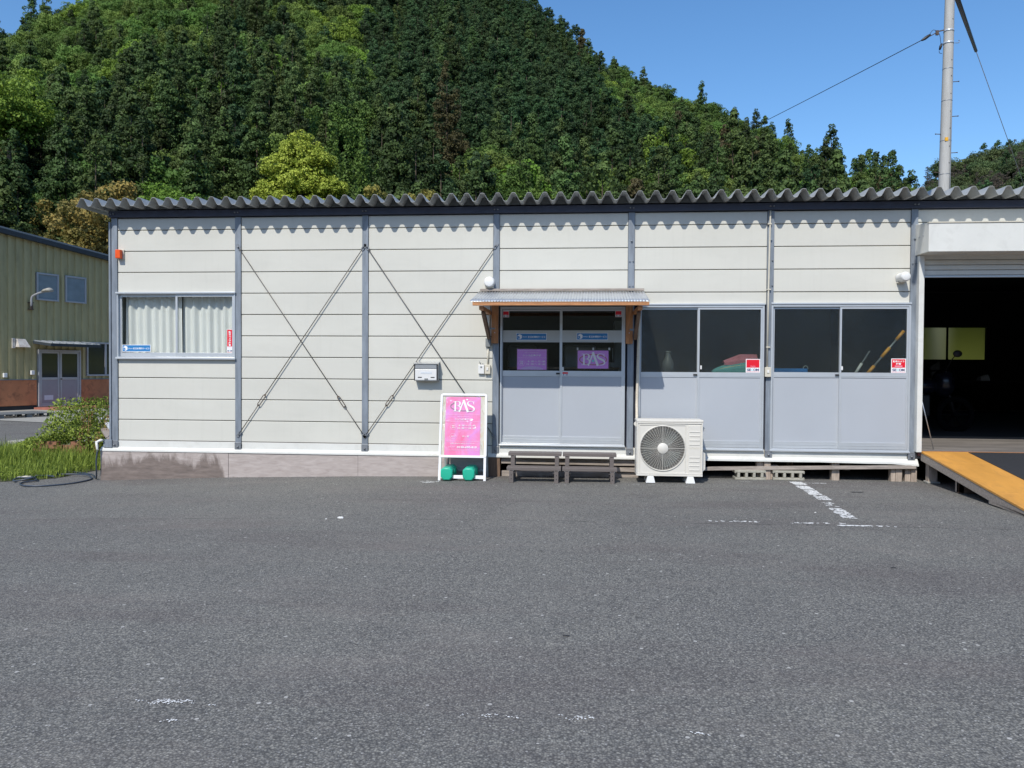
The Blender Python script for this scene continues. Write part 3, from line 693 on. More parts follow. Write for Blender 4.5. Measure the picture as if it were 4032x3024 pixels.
# remaining far crowns as one wood, instanced on points
if rest:
    me = bpy.data.meshes.new('far_wood'); me.from_pydata([q[:3] for q in rest], [], [])
    keys = sorted({(q[3], q[4]) for q in rest})
    for k in keys:
        if k not in srcobj:
            q = next(q for q in rest if (q[3], q[4]) == k); nm, desc = NAMES[k[0]]
            o = bpy.data.objects.new(nm, SPEC[k[0]][k[1]]); COL.objects.link(o); o.location = q[:3]
            o['label'] = desc + ' high on the forest slope'; o['category'] = 'tree'; o['group'] = desc + 's high on the forest slope'; srcobj[k] = o
    for nm, vals, ty in (('kind_index', [keys.index((q[3], q[4])) for q in rest], 'INT'), ('size', [q[5] for q in rest], 'FLOAT'), ('turn', [q[6] for q in rest], 'FLOAT')):
        at = me.attributes.new(nm, ty, 'POINT'); at.data.foreach_set('value', vals)
    fo = bpy.data.objects.new('far_wood', me); COL.objects.link(fo); fo['kind'] = 'stuff'; fo['label'] = 'dense mixed wood covering the upper hillside'; fo['category'] = 'forest'
    ng = bpy.data.node_groups.new('far_wood', 'GeometryNodeTree')
    ng.interface.new_socket('Geometry', in_out='INPUT', socket_type='NodeSocketGeometry'); ng.interface.new_socket('Geometry', in_out='OUTPUT', socket_type='NodeSocketGeometry')
    gi = ng.nodes.new('NodeGroupInput'); go = ng.nodes.new('NodeGroupOutput'); jn = ng.nodes.new('GeometryNodeJoinGeometry')
    def attr(nm, ty):
        n = ng.nodes.new('GeometryNodeInputNamedAttribute'); n.data_type = ty; n.inputs['Name'].default_value = nm
        return n.outputs['Attribute']
    ki = attr('kind_index', 'INT'); sz = attr('size', 'FLOAT'); tn = attr('turn', 'FLOAT')
    cx = ng.nodes.new('ShaderNodeCombineXYZ'); ng.links.new(tn, cx.inputs['Z'])
    for i, k in enumerate(keys):
        oi = ng.nodes.new('GeometryNodeObjectInfo'); oi.inputs['Object'].default_value = srcobj[k]; oi.transform_space = 'ORIGINAL'; oi.inputs['As Instance'].default_value = True
        cm = ng.nodes.new('FunctionNodeCompare'); cm.data_type = 'INT'; cm.operation = 'EQUAL'; ng.links.new(ki, cm.inputs[2]); cm.inputs[3].default_value = i
        ip = ng.nodes.new('GeometryNodeInstanceOnPoints'); ng.links.new(gi.outputs[0], ip.inputs['Points']); ng.links.new(cm.outputs[0], ip.inputs['Selection'])
        ng.links.new(oi.outputs['Geometry'], ip.inputs['Instance']); ng.links.new(cx.outputs[0], ip.inputs['Rotation']); ng.links.new(sz, ip.inputs['Scale'])
        ng.links.new(ip.outputs[0], jn.inputs[0])
    ng.links.new(jn.outputs[0], go.inputs[0])
    md = fo.modifiers.new('wood', 'NODES'); md.node_group = ng

def special(name, label, az, r, crown_me, trunk_h, sc, cat='tree', dz=0, zoff=0):
    x = VX + r * math.sin(R(az)); y = VY + r * math.cos(R(az)); z = float(hill_h(x, y)) + zoff
    t = thing(name, label, cat, (x, y, z))
    c = bpy.data.objects.new('crown', crown_me); COL.objects.link(c); c.parent = t; c.location = (0, 0, dz); c.scale = (sc, sc, sc)
    mb = MB(); mb.tube([(x, y, z - .5), (x + .1, y, z + trunk_h * .5), (x, y + .1, z + trunk_h)], [.35, .28, .15], 8)
    part('trunk', mb, M['bark'], t)
    return t
def camphor_crown():
    g = np.random.default_rng(40); Ps = []; Rs = []; Ts = []
    lobes = [(0.2, 0, 9.6, 1.9), (-1.9, -.4, 7.3, 2.0), (2.1, -.3, 7.9, 1.8), (-3.0, 0, 4.8, 2.0), (0.4, -1.2, 5.6, 2.0), (3.3, -.2, 5.2, 1.7), (-1.2, -1.6, 3.2, 2.0), (2.0, -1.4, 2.8, 2.0), (-3.6, .6, 2.4, 1.7), (0, 1.5, 6.5, 2.6), (1.0, 0.2, 8.2, 1.9), (-.6, 0, 8.6, 1.6), (4.0, .4, 3.0, 1.5)]
    for (x, y, z, r) in lobes:
        for i in range(44):
            d = g.normal(0, 1, 3); d[2] = abs(d[2]) * .8 - .1; d /= np.linalg.norm(d)
            Ps.append((x + d[0] * r * .85, y + d[1] * r * .85, z + d[2] * r * .75)); Rs.append(.48 * g.uniform(.45, 1.5))
    pv = puffs(np.array(Ps), np.array(Rs), 50, .21, flat=.85, up=.45, g=g)
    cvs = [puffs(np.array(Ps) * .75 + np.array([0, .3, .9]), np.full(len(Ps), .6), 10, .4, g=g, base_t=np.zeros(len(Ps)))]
    V, F, T = joinp([pv] + cvs); return np_mesh('camphor_crown', V, F, T, [M['camphor']])
special('camphor_tree', 'bright yellow-green billowing camphor tree standing out before the dark forest', -20.4, 70, camphor_crown(), 7, .86, dz=2.6)
g1 = spires(30, 15.5, 13, 3.9)
special('ginkgo_tree', 'tall spiky mid green ginkgo just right of the bright camphor tree', -16.5, 73, g1, 6, 1.0, dz=.8)
g2 = spires(31, 12.5, 14, 3.9)
special('ginkgo_tree', 'broad spiky mid green ginkgo rising above the roof over the entrance awning', -3.6, 66, g2, 6, .95, dz=1.0)
special('broadleaf_tree', 'small bright green pointed tree above the roof left of the camphor tree', -28.9, 62, roundtree(41, 11, 3.2, 110, .22, 70, 'fresh', .8, .55), 5, .85, dz=2.5)
special('broadleaf_tree', 'large bright yellow-green tree leaning in at the left edge of the slope', -38.1, 88, roundtree(42, 15, 3.8, 130, .24, 70, 'fresh', .9, .6), 6, 1.0, dz=3)
special('broadleaf_tree', 'pale green rounded tree directly behind the camphor tree', -20.9, 92, roundtree(43, 12, 4.2, 130, .26, 70, 'broad', .9, .6), 6, 1.0, dz=-2.5)
special('broadleaf_tree', 'lone light yellow-green tree high on the dark slope near the top edge', -14.6, 186, roundtree(44, 13, 4.6, 110, .34, 60, 'fresh', 1.1, .6), 6, 1.15, dz=1)
special('cedar_tree', 'golden brown tinged cedar in the middle of the lower slope', -9.9, 92, conifer(45, 16, 3.0, 200, .24, 50, .75, 'cedarb', .62), 6, 1.0, dz=0)

# ------------------------------------------------------------------ the white prefabricated building
BAY = 1.82; Z0 = 3.4331; S = .29868
NB = 10
bld = thing('prefab_building', 'long white panelled prefabricated building with blue-grey steel posts and folded grey roof', 'building', (0, 0, 0))
XE = NB * BAY; YB = 10.92
def zl(j): return Z0 - j * S
panel_cache = {}
def panel(x0, x1, z0, z1, y=0.0, name='wall_panel'):
    # a board with small bevelled lips top and bottom
    key = (round(x1 - x0, 3), round(z1 - z0, 3))
    if key not in panel_cache:
        w, h = key; d = .035; b = .006
        prof = [(0, b), (-0.0, h - b), (b, h), (d, h), (d, 0), (b, 0)]      # (y, z)
        mb = MB(); vs_ = [(x, yy, zz) for x in (0, w) for yy, zz in prof]; n = len(prof)
        mb.add(vs_, [tuple(range(n)), tuple(range(n, 2 * n))[::-1]] + [(i, n + i, n + (i + 1) % n, (i + 1) % n) for i in range(n)])
        panel_cache[key] = mb.mesh(name, M['panel'])
    o = bpy.data.objects.new(name, panel_cache[key]); COL.objects.link(o); o.parent = bld
    o.location = (x0, y + rnd.uniform(-.0015, .0015), z0); return o
def panels(k, rows, xa=None, xb=None):
    x0 = (k * BAY + .047) if xa is None else xa; x1 = ((k + 1) * BAY - .047) if xb is None else xb
    for (za, zb) in rows: panel(x0, x1, zb + .0045, za - .0045)
TOP = (3.606, zl(0))
rows = lambda a, b: [(zl(j), zl(j + 1)) for j in range(a, b)]
panels(0, [TOP] + rows(0, 3) + [(1.62, zl(7))] + rows(7, 10))
panels(1, [TOP] + rows(0, 10)); panels(2, [TOP] + rows(0, 10))
panels(3, [TOP] + rows(0, 3) + [(zl(3), 2.35)])
panels(4, [TOP] + rows(0, 3) + [(zl(3), 2.365)])
panels(5, [TOP] + rows(0, 3) + [(zl(3), 2.37)])
for k in (6, 7): panels(k, [TOP])
panels(6, rows(0, 2)); panels(7, rows(0, 2))
for k in (8, 9): panels(k, [TOP] + rows(0, 10))
# wall core behind the board joints (dark), with openings
mb = MB()
def corebox(x0, x1, z0, z1): mb.box(x0, .036, z0, x1, .060, z1)
corebox(0, .04, .34, 3.6); corebox(.04, 1.78, .34, 1.63); corebox(.04, 1.78, 2.54, 3.6); corebox(1.78, 5.5, .34, 3.6)
corebox(5.5, 7.22, 2.35, 3.6); corebox(7.22, 7.38, .34, 3.6); corebox(7.38, 9.02, 2.365, 3.6); corebox(9.02, 9.12, .34, 3.6); corebox(9.12, 10.89, 2.37, 3.6)
corebox(10.89, 11.0, .34, 3.6); corebox(11.0, 14.5, 2.75, 3.6); corebox(14.5, XE, .34, 3.6)
part('wall_core', mb, M['gap'], bld)
# posts
post_me = {}
for k in range(NB + 1):
    x = k * BAY
    if k == 7: continue
    mb = MB(); zb = .40 if k < 6 else .38
    mb.box(x - .043, -.019, zb, x + .043, .034, 3.606)
    if k in (0,):
        mb.box(x - .075, -.035, zb + .02, x - .047, .03, 3.55)
    p = part('steel_post', mb, M['post'], bld, bevel=.004)
    mb = MB(); mb.box(x - .046, -.030, .345, x + .046, -.023, .445); part('post_bracket', mb, M['plate'], p, bevel=.003)
    mb = MB(); mb.cyl((x, -.031, .385), (x, -.050, .385), .013, 8); part('bolt', mb, M['plate'], p)
    mb = MB()
    for dx in (-.022, .022): mb.cyl((x + dx, -.062, 3.655), (x + dx, -.078, 3.655), .010, 8)
    part('bolt', mb, M['plate'], p)
    if k in (4, 5, 6):
        mb = MB()
        for zz in (2.95, 2.62) if k < 6 else (2.9,):
            for dx in (-.022, .022): mb.cyl((x + dx, -.023, zz), (x + dx, -.034, zz), .009, 8)
        mb.cyl((x, -.023, 3.22), (x, -.04, 3.22), .012, 8)
        part('bolt', mb, M['post'], p)
mb = MB(); mb.box(-.16, -.045, .345, -.03, .03, .455); part('corner_base_channel', mb, M['post'], bld, bevel=.004)
# eave beam with lower lip
mb = MB(); mb.box(-.06, -.055, 3.610, XE + .06, .06, 3.700)
part('eave_beam', mb, M['beam'], bld, bevel=.003)
# base flashing: upright strip and sloping drip lip
for k in range(NB):
    if k in (6, 7): continue
    x0 = k * BAY + .048; x1 = (k + 1) * BAY - .048
    if k == 0: x0 = -.02
    mb = MB(); mb.box(x0, -.004, .350, x1, .034, .4435)
    part('base_flashing', mb, M['flash'], bld, bevel=.003)
mb = MB()
NL = 36
for (xa, xb) in ((-.2, 11.0),):
    vs_ = []
    for i in range(NL + 1):
        x = xa + (xb - xa) * i / NL; dent = 0
        if 9.6 < x < 11: dent = .018 * math.sin((x - 9.6) * 7.5)
        sag = -.012 * nstep(x, 9.9, 11.0) - (.02 if x > 10.8 else 0)
        vs_ += [(x, -.008, .356), (x, -.058 + dent, .318 + sag), (x, -.060 + dent, .296 + sag)]
    mb.add(vs_, [(i * 3 + j, i * 3 + j + 1, i * 3 + j + 4, i * 3 + j + 3) for i in range(NL) for j in (0, 1)])
part('drip_lip', mb, M['flash'], bld)
# roof of folded steel sheet
P_ = .2067; amp = .108
def roof_profile(x0, x1):
    out = []; n0 = math.floor((x0 - 7.366) / P_) - 1; n1 = math.ceil((x1 - 7.366) / P_) + 1
    for n in range(n0, n1):
        c = 7.366 + n * P_
        for dx, h in ((-.026, .96), (-.014, 1), (.014, 1), (.026, .96), (.078, .07), (.092, 0.0), (.1147, 0.0), (.1287, .07)): out.append((c + dx, h))
    return [(x, h) for x, h in out if x0 <= x <= x1]
pr = roof_profile(-.38, XE + .35)
mb = MB(); ny = [-.31, .5, 2.5, 5.5, 8.5, 11.2]; th = .004
for side in (0, 1):
    vs_ = [(x, y, 3.716 + h * amp + (y + .31) * .02 - side * th) for y in ny for x, h in pr]
    n = len(pr); mb.add(vs_, [(j * n + i, j * n + i + 1, (j + 1) * n + i + 1, (j + 1) * n + i) for j in range(len(ny) - 1) for i in range(n - 1)])
o0 = 0; n = len(pr); o1 = n * len(ny)
mb.add([], []); 
for i in range(n - 1): mb.f.append((i, i + 1, o1 + i + 1, o1 + i)); mb.sm.append(False); mb.mi.append(0)
rf = part('roof', mb, M['roof'], bld)
# fold closures above the eave beam
mb = MB()
n0 = math.floor((-0.1 - 7.366) / P_) + 1
for n in range(n0, int((XE - 7.366) / P_)):
    c = 7.366 + n * P_; zz = 3.716 + .3 * .02
    mb.poly([(c - .095, -.02, zz), (c + .095, -.02, zz), (c + .028, -.02, zz + amp * .93), (c - .028, -.02, zz + amp * .93)])
    for q in range(1, 4): mb.box(c - .075 + q * .014, -.026, zz + q * .02, c + .075 - q * .014, -.0215, zz + q * .02 + .005)
o = part('fold_closure', mb, mat('closure_grey', (.17, .18, .18, 1), .6), rf)
# body: side wall, back wall with a window, floor, ceiling, partition
mb = MB(); mb.box(-.02, .06, .34, .03, YB, 3.70); mb.box(XE - .03, .06, .34, XE + .02, YB, 3.70)
mb.box(.03, YB - .06, .34, 15.60, YB, 3.70); mb.box(17.30, YB - .06, .34, XE - .03, YB, 3.70); mb.box(15.60, YB - .06, .34, 17.30, YB, 1.80); mb.box(15.60, YB - .06, 2.68, 17.30, YB, 3.70)
part('outer_wall', mb, M['panel'], bld)
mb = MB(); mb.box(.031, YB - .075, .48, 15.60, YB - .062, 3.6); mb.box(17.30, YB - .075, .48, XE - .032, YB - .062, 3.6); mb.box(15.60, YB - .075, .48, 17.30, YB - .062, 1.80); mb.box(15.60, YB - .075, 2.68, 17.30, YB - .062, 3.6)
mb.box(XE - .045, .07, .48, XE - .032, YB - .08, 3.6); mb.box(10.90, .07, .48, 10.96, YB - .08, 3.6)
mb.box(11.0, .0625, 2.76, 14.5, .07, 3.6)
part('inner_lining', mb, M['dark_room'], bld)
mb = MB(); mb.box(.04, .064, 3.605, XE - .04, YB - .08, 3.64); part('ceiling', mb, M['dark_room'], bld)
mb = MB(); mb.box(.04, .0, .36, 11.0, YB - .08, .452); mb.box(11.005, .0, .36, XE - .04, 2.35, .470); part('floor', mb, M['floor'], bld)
mb = MB(); mb.box(11.005, 2.352, .36, XE - .04, YB - .08, .469); part('painted_shade_floor', mb, M['dark_room'], bld)  # rear floor nearly black: shade of the deep garage put into its colour
mb = MB(); mb.box(11.0, -.035, .40, 14.5, -.002, .462); part('threshold', mb, mat('rust_red_sill', (.22, .085, .07, 1), .8, 0, .2, 10), bld)
mb = MB(); mb.box(.04, 3.2, .452, 10.9, 3.25, 3.6); part('inner_partition', mb, M['dark_room'], bld)
# rear window
w = part('window', MB().box(15.60, YB - .05, 1.80, 17.30, YB - .02, 1.82).box(15.60, YB - .05, 2.66, 17.30, YB - .02, 2.68).box(15.60, YB - .05, 1.82, 15.62, YB - .02, 2.66).box(17.28, YB - .05, 1.82, 17.30, YB - .02, 2.66).box(16.30, YB - .056, 1.82, 16.345, YB - .02, 2.66), M['black'], bld)
w['label'] = 'rear window of the dark garage with green daylight behind'
for a, b in ((15.62, 16.30), (16.345, 17.28)): part('pane', MB().box(a, YB - .038, 1.82, b, YB - .034, 2.66), M['backglass'], w)

# braces
def slot_plate(mb, cx, cz, ang, y=-.030):
    L = .052; W_ = .023; ca, sa = math.cos(ang), math.sin(ang)
    def pt(a, b, yy): return (cx + a * ca - b * sa, yy, cz + a * sa + b * ca)
    outer = []; inner = []
    for k in range(16):
        t = 2 * math.pi * k / 16; ex = (L - W_) * (1 if math.cos(t) > 0 else -1)
        outer.append((ex + W_ * math.cos(t), W_ * math.sin(t))); inner.append((ex * .5 + .009 * math.cos(t) - .008, .009 * math.sin(t)))
    vs_ = [pt(a, b, y) for a, b in outer] + [pt(a, b, y) for a, b in inner] + [pt(a, b, y + .008) for a, b in outer] + [pt(a, b, y + .008) for a, b in inner]
    fs = []
    for k in range(16):
        l = (k + 1) % 16; fs += [(k, l, 16 + l, 16 + k), (32 + k, 48 + k, 48 + l, 32 + l), (k, 32 + k, 32 + l, l), (16 + k, 16 + l, 48 + l, 48 + k)]
    mb.add(vs_, fs)
def brace(xa, za, xb, zb, t0, t1):   # from top (xa,za) to bottom (xb,zb); turnbuckle between fractions t0,t1
    a = Vector((xa, -.029, za)); b = Vector((xb, -.029, zb)); d = (b - a).normalized()
    p0 = a.lerp(b, t0); p1 = a.lerp(b, t1)
    mb = MB(); mb.cyl(a + d * .035, p0 + d * .02, .0058, 6); mb.cyl(p1 - d * .02, b - d * .035, .0058, 6)
    rod = part('brace_rod', mb, M['rod'], bld)
    n = d.cross(Vector((0, 1, 0))).normalized(); mb = MB()
    for s_ in (-1, 1): mb.tube([p0, p0.lerp(p1, .12) + n * .017 * s_, p0.lerp(p1, .88) + n * .017 * s_, p1], [.009, .0055, .0055, .009], 6)
    part('turnbuckle', mb, M['rust'], rod)
    for c in (a, b):
        mb = MB(); slot_plate(mb, c.x, c.z, math.atan2(d.z, d.x) if c is b else math.atan2(-d.z, -d.x)); mb.cyl((c.x, -.021, c.z), (c.x, -.050, c.z), .009, 8)
        part('slotted_plate', mb, M['plate'], rod)
brace(1.830, 3.180, 3.625, .575, .795, .855)
brace(3.620, 3.165, 1.836, .560, .785, .845)
brace(3.664, 3.170, 5.440, .574, .79, .85)
brace(5.452, 3.170, 3.656, .570, .786, .842)

# sliding window with curtain, bay 0
def framebox(mb, x0, x1, z0, z1, t, y0, y1, tb=None, tt=None):
    tb = t if tb is None else tb; tt = t if tt is None else tt
    mb.box(x0, y0, z0, x0 + t, y1, z1); mb.box(x1 - t, y0, z0, x1, y1, z1); mb.box(x0 + t, y0, z1 - tt, x1 - t, y1, z1); mb.box(x0 + t, y0, z0, x1 - t, y1, z0 + tb)
    return mb
win = part('window', framebox(MB(), .040, 1.782, 1.622, 2.542, .018, -.030, .05), M['alu'], bld, bevel=.003)
win['label'] = 'curtained sliding window'
mb = MB(); mb.box(.030, -.05, 2.532, 1.792, -.031, 2.556); mb.box(.030, -.055, 1.606, 1.792, -.031, 1.634); part('window_trim', mb, M['alu'], win, bevel=.003)
for (a, b, y) in ((.058, .925, .022), (.905, 1.764, -.008)):
    part('sash', framebox(MB(), a, b, 1.645, 2.525, .030, y - .010, y + .012, .055, .035), M['alu'], win, bevel=.002)
    part('pane', MB().box(a + .030, y - .001, 1.700, b - .030, y + .003, 2.49), M['glass'], win)
def curtain(x0, x1, y, seed):
    g = random.Random(seed); n = 90; ph = g.uniform(0, 6); vs_ = []
    for zi, z in enumerate((1.60, 1.9, 2.2, 2.54)):
        for i in range(n):
            x = x0 + (x1 - x0) * i / (n - 1); k = (1.15 - .12 * zi)
            d = .022 * math.sin(x * 55 + ph + .4 * math.sin(x * 9) + zi * .25) * k + .012 * math.sin(x * 23 + ph * 2)
            vs_.append((x, y + d, z))
    mb = MB(); mb.add(vs_, [(j * n + i, j * n + i + 1, (j + 1) * n + i + 1, (j + 1) * n + i) for j in range(3) for i in range(n - 1)], smooth=True); return mb
cu = part('curtain', curtain(.09, .93, .12, 1), M['curtain'], win); cu = part('curtain', curtain(.93, 1.76, .12, 2), M['curtain'], win)
part('curtain_rail', MB().box(.05, .09, 2.50, 1.77, .12, 2.53), M['alu'], win)

# sliding doors with a clear / patterned upper light and a grey board below
def door_unit(x0, x1, z0, z1, leaves, m_glass, label, zr_top, zr_bot, zp_bot):
    d = part('sliding_door', framebox(MB(), x0, x1, z0, z1, .024, -.028, .05, .03, .030), M['alu'], bld, bevel=.003)
    d['label'] = label
    mb = MB(); mb.box(x0 + .024, -.010, z0 + .03, x0 + .034, .045, z1 - .03); mb.box(x1 - .034, -.010, z0 + .03, x1 - .024, .045, z1 - .03); part('track', mb, M['alud'], d)
    for a, b, y in leaves:
        t = .024
        mb = MB(); framebox(mb, a, b, z0 + .034, z1 - .036, t, y - .012, y + .014, .001, .022)
        mb.box(a + t, y - .012, zr_bot, b - t, y + .014, zr_top); mb.box(a + t, y - .012, z0 + .034, b - t, y + .014, zp_bot)
        mb.box(a + t, y - .0145, zr_bot + .02, b - t, y - .0125, zr_bot + .026); mb.box(a + t, y - .0145, z0 + .075, b - t, y - .0125, z0 + .081)
        part('door_leaf', mb, M['alu'], d, bevel=.002)
        part('pane', MB().box(a + t, y - .002, zr_top, b - t, y + .003, z1 - .058), m_glass, d)
        part('lower_panel', MB().box(a + t, y - .004, zp_bot, b - t, y + .006, zr_bot), M['lower'], d)
    return d
d1 = door_unit(5.520, 7.208, .462, 2.345, [(5.524, 6.352, .014), (6.340, 7.184, -.014)], M['glass'], 'entrance double sliding door with clear upper panes', 1.477, 1.402, .585)
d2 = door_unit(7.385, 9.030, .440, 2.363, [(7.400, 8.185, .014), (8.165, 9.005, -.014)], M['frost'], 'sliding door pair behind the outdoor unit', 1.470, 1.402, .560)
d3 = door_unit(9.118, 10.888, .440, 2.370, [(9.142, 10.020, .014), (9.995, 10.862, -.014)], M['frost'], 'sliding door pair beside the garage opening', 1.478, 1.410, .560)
for d, x, z in ((d1, 6.31, 1.441), (d2, 8.14, 1.437), (d3, 9.975, 1.446)):
    part('handle', MB().box(x - .028, -.020, z - .010, x + .022, -.006, z + .010), M['black'], d, bevel=.003)
for d, x0, x1, z in ((d1, 5.51, 7.215, .452), (d2, 7.375, 9.035, .430), (d3, 9.112, 10.895, .430)):
    part('door_sill', MB().box(x0, -.045, z, x1, -.0285, z + .022), M['alu'], d, bevel=.003)
for x, z in ((6.378, 1.50), (8.212, 1.53), (10.03, 1.53)):
    dd = d1 if x < 7 else (d2 if x < 9 else d3)
    part('latch', MB().box(x - .012, -.030, z - .02, x + .008, -.0265, z + .03), M['white'], dd, bevel=.003)
for a, b, y in ((5.548, 6.328, .0105), (6.364, 7.160, -.0175)):
    f = part('film_band', MB().box(a, y - .001, 1.864, b, y, 2.025), M['film'], d1); f['label'] = 'grey frosted film band'
# head trims above the doors
for x0, x1, z in ((7.38, 9.035, 2.364), (9.115, 10.892, 2.371)): part('door_head_trim', MB().box(x0, -.040, z, x1, -.003, z + .022), M['alu'], bld, bevel=.003)

# shutter: housing, guide rail, curtain slats, opening
sh = part('shutter_housing', MB().hexa([(10.93, -.40, 2.995), (14.6, -.40, 2.995), (14.6, -.005, 3.000), (10.93, -.005, 3.000)], [(10.93, -.40, 3.350), (14.6, -.40, 3.350), (14.6, -.005, 3.405), (10.93, -.005, 3.405)]), M['flash'], bld, bevel=.006)
part('housing_cap', MB().box(10.925, -.41, 3.352, 14.6, -.36, 3.366), M['cream'], sh)
mb = MB()
for x, z in ((10.928, 3.21), (10.928, 3.23)): mb.cyl((x, -.25 + (z - 3.21) * 6, 3.22), (x - .008, -.25 + (z - 3.21) * 6, 3.22), .008, 8)
part('screw', mb, M['alu'], sh)
for i in range(4): part('shutter_slat', MB().box(11.02, -.040 + .004 * (i % 2), 2.745 + i * .066 + .003, 14.5, -.012, 2.745 + (i + 1) * .066 - .003), M['flash'], bld, bevel=.006)
part('shutter_bottom_bar', MB().box(11.02, -.046, 2.715, 14.5, -.006, 2.742), M['alu'], bld, bevel=.003)
for x in (10.952, 14.5): part('guide_rail', MB().box(x, -.095, .452, x + .066, -.012, 2.993), M['flash'], bld, bevel=.004)
part('stay_rod', MB().cyl((11.02, -.02, 1.20), (11.25, .10, .475), .007, 6), M['stainless'], bld)

# skirting boards and underfloor timbers
def board(x0, x1, y, zt0, zt1, m=M['skirt'], th=.022, name='skirting_board', dz=.0):
    b0 = gz(x0) - .01 + dz; b1 = gz(x1) - .01 + dz
    mb = MB(); mb.hexa([(x0, y, b0), (x1, y, b1), (x1, y + th, b1), (x0, y + th, b0)], [(x0, y, zt0), (x1, y, zt1), (x1, y + th, zt1), (x0, y + th, zt0)])
    return part(name, mb, m, bld, bevel=.002)
board(-.20, 1.690, -.050, .318, .300); board(1.694, 3.551, -.047, .304, .304); board(3.554, 5.32, -.049, .306, .306)
mb = MB(); mb.box(-.20, -.048, -.13, -.178, YB, .33); part('skirting_board', mb, M['grey_wood'], bld)
mb = MB(); mb.box(5.325, -.045, .02, 5.53, .05, .300); part('sill_timber', mb, M['woodd'], bld, bevel=.004)
def beam(x0, z0, x1, z1, h, y, m='grey_wood', nm='batten', d=.045):
    mb = MB(); mb.hexa([(x0, y, z0), (x1, y, z1), (x1, y + d, z1), (x0, y + d, z0)], [(x0, y, z0 + h), (x1, y, z1 + h), (x1, y + d, z1 + h), (x0, y + d, z0 + h)])
    return part(nm, mb, M[m], bld, bevel=.003)
beam(5.54, .205, 7.40, .20, .095, .0, nm='sill_timber'); beam(5.54, .028, 7.40, .035, .075, .02, nm='sill_timber'); beam(6.9, .125, 7.40, .120, .055, -.02)
beam(7.4, .10, 8.35, .165, .046, -.055); beam(8.35, .165, 10.97, .232, .047, -.055)
beam(6.2, .23, 7.3, .24, .05, .16, 'grey_wood', 'sill_timber')
for x0, x1, z1, dy in ((8.957, 9.045, .30, .0), (9.050, 9.130, .30, -.03), (9.137, 9.236, .24, .0), (9.925, 10.022, .30, .0), (10.676, 10.735, .30, .0), (10.738, 10.818, .30, -.004), (10.863, 10.93, .30, .02), (10.932, 11.003, .30, .0)):
    mb = MB(); mb.box(x0, dy, .04, x1, dy + .09, z1); part('support_post', mb, M['grey_woodz'], bld, bevel=.004)
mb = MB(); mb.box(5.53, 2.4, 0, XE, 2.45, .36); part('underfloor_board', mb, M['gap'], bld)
for x in (8.0, 9.6, 10.4): 
    mb = MB(); mb.box(x, 1.0, .04, x + .1, 1.1, .36); part('support_post', mb, M['grey_woodz'], bld)

# ------------------------------------------------------------------ things fixed to the front
t = thing('awning', 'small timber-framed awning with corrugated zinc sheet over the entrance door', 'awning', (6.35, -.02, 1.84))
mb = MB(); n = 230; xs_ = [5.235 + (7.450 - 5.235) * i / n for i in range(n + 1)]; vs_ = []
for k, (y, z) in enumerate(((-.035, 2.548), (-.34, 2.478), (-.65, 2.407), (-.955, 2.337))):
    vs_ += [(x, y, z + .0075 * math.cos((x - 5.235) * 2 * math.pi / .0365)) for x in xs_]
m_ = n + 1
mb.add(vs_, [(j * m_ + i, j * m_ + i + 1, (j + 1) * m_ + i + 1, (j + 1) * m_ + i) for j in range(3) for i in range(n)], smooth=True)
o = part('corrugated_sheet', mb, M['zinc'], t); s_ = o.modifiers.new('s', 'SOLIDIFY'); s_.thickness = .0015
part('back_batten', MB().box(5.245, -.060, 2.552, 7.450, -.028, 2.585), M['grey_wood'], t, bevel=.003)
part('front_fascia', MB().box(5.265, -.945, 2.286, 7.440, -.905, 2.330), M['woodx'], t, bevel=.003)
for y, z in ((-.62, 2.372), (-.32, 2.438)): part('purlin', MB().box(5.27, y, z, 7.43, y + .04, z + .03), M['woodx'], t, bevel=.003)
for x0, x1, sgn in ((5.404, 5.497, -1), (7.211, 7.304, 1)):
    part('wall_post', MB().box(x0, -.066, 1.846, x1, -.024, 2.400), M['wood'], t, bevel=.004)
    xb = x0 - .062 if sgn < 0 else x1 + .004
    part('arm', MB().box(xb, -.90, 2.236, xb + .055, -.024, 2.284), M['wood'], t, bevel=.003)
    mb = MB(); mb.bar((xb + .027, -.72, 2.235), (xb + .027, -.06, 1.93), .042, .075, up=(0, 1, 0)); part('brace_strut', mb, M['woodd'], t, bevel=.003)
    part('metal_strap', MB().box(min(xb + .03, x0 + .05), -.070, 2.02 if sgn > 0 else 2.035, max(xb + .03, x0 + .05), -.067, 2.045 if sgn > 0 else 2.055), M['plate'], t)
    mb = MB()
    for zz in (1.99,): mb.cyl(((x0 + x1) / 2, -.067, zz), ((x0 + x1) / 2, -.074, zz), .007, 8)
    part('screw', mb, M['alu'], t)

def vent(x, z, r, L, label):
    t = thing('wall_vent', label, 'vent', (x, 0, z), 'round white vent caps on the wall')
    mb = MB(); rings = []
    for y, q in ((-L + .0, .0), (-L, .72), (-L + .006, .88), (-L + .02, .985), (-L + .04, 1.0), (-.03, 1.0), (-.02, 1.04), (-.004, 1.04)):
        rings.append([(x + max(q, .01) * r * math.cos(2 * math.pi * k / 32), y, z + max(q, .01) * r * math.sin(2 * math.pi * k / 32)) for k in range(32)])
    mb.loft(rings, True); part('hood', mb, M['white'], t)
    mb = MB(); mb.box(x - r * .8, -.05, z - r * 1.15, x + r * .8, -.004, z - r * .8); part('louvre', mb, M['cream'], t, bevel=.003)
    return t
vent(5.372, 2.675, .072, .11, 'round white vent cap just above the left end of the awning')
vent(10.755, 2.715, .062, .19, 'round white vent cap between the right doors and the garage shutter')

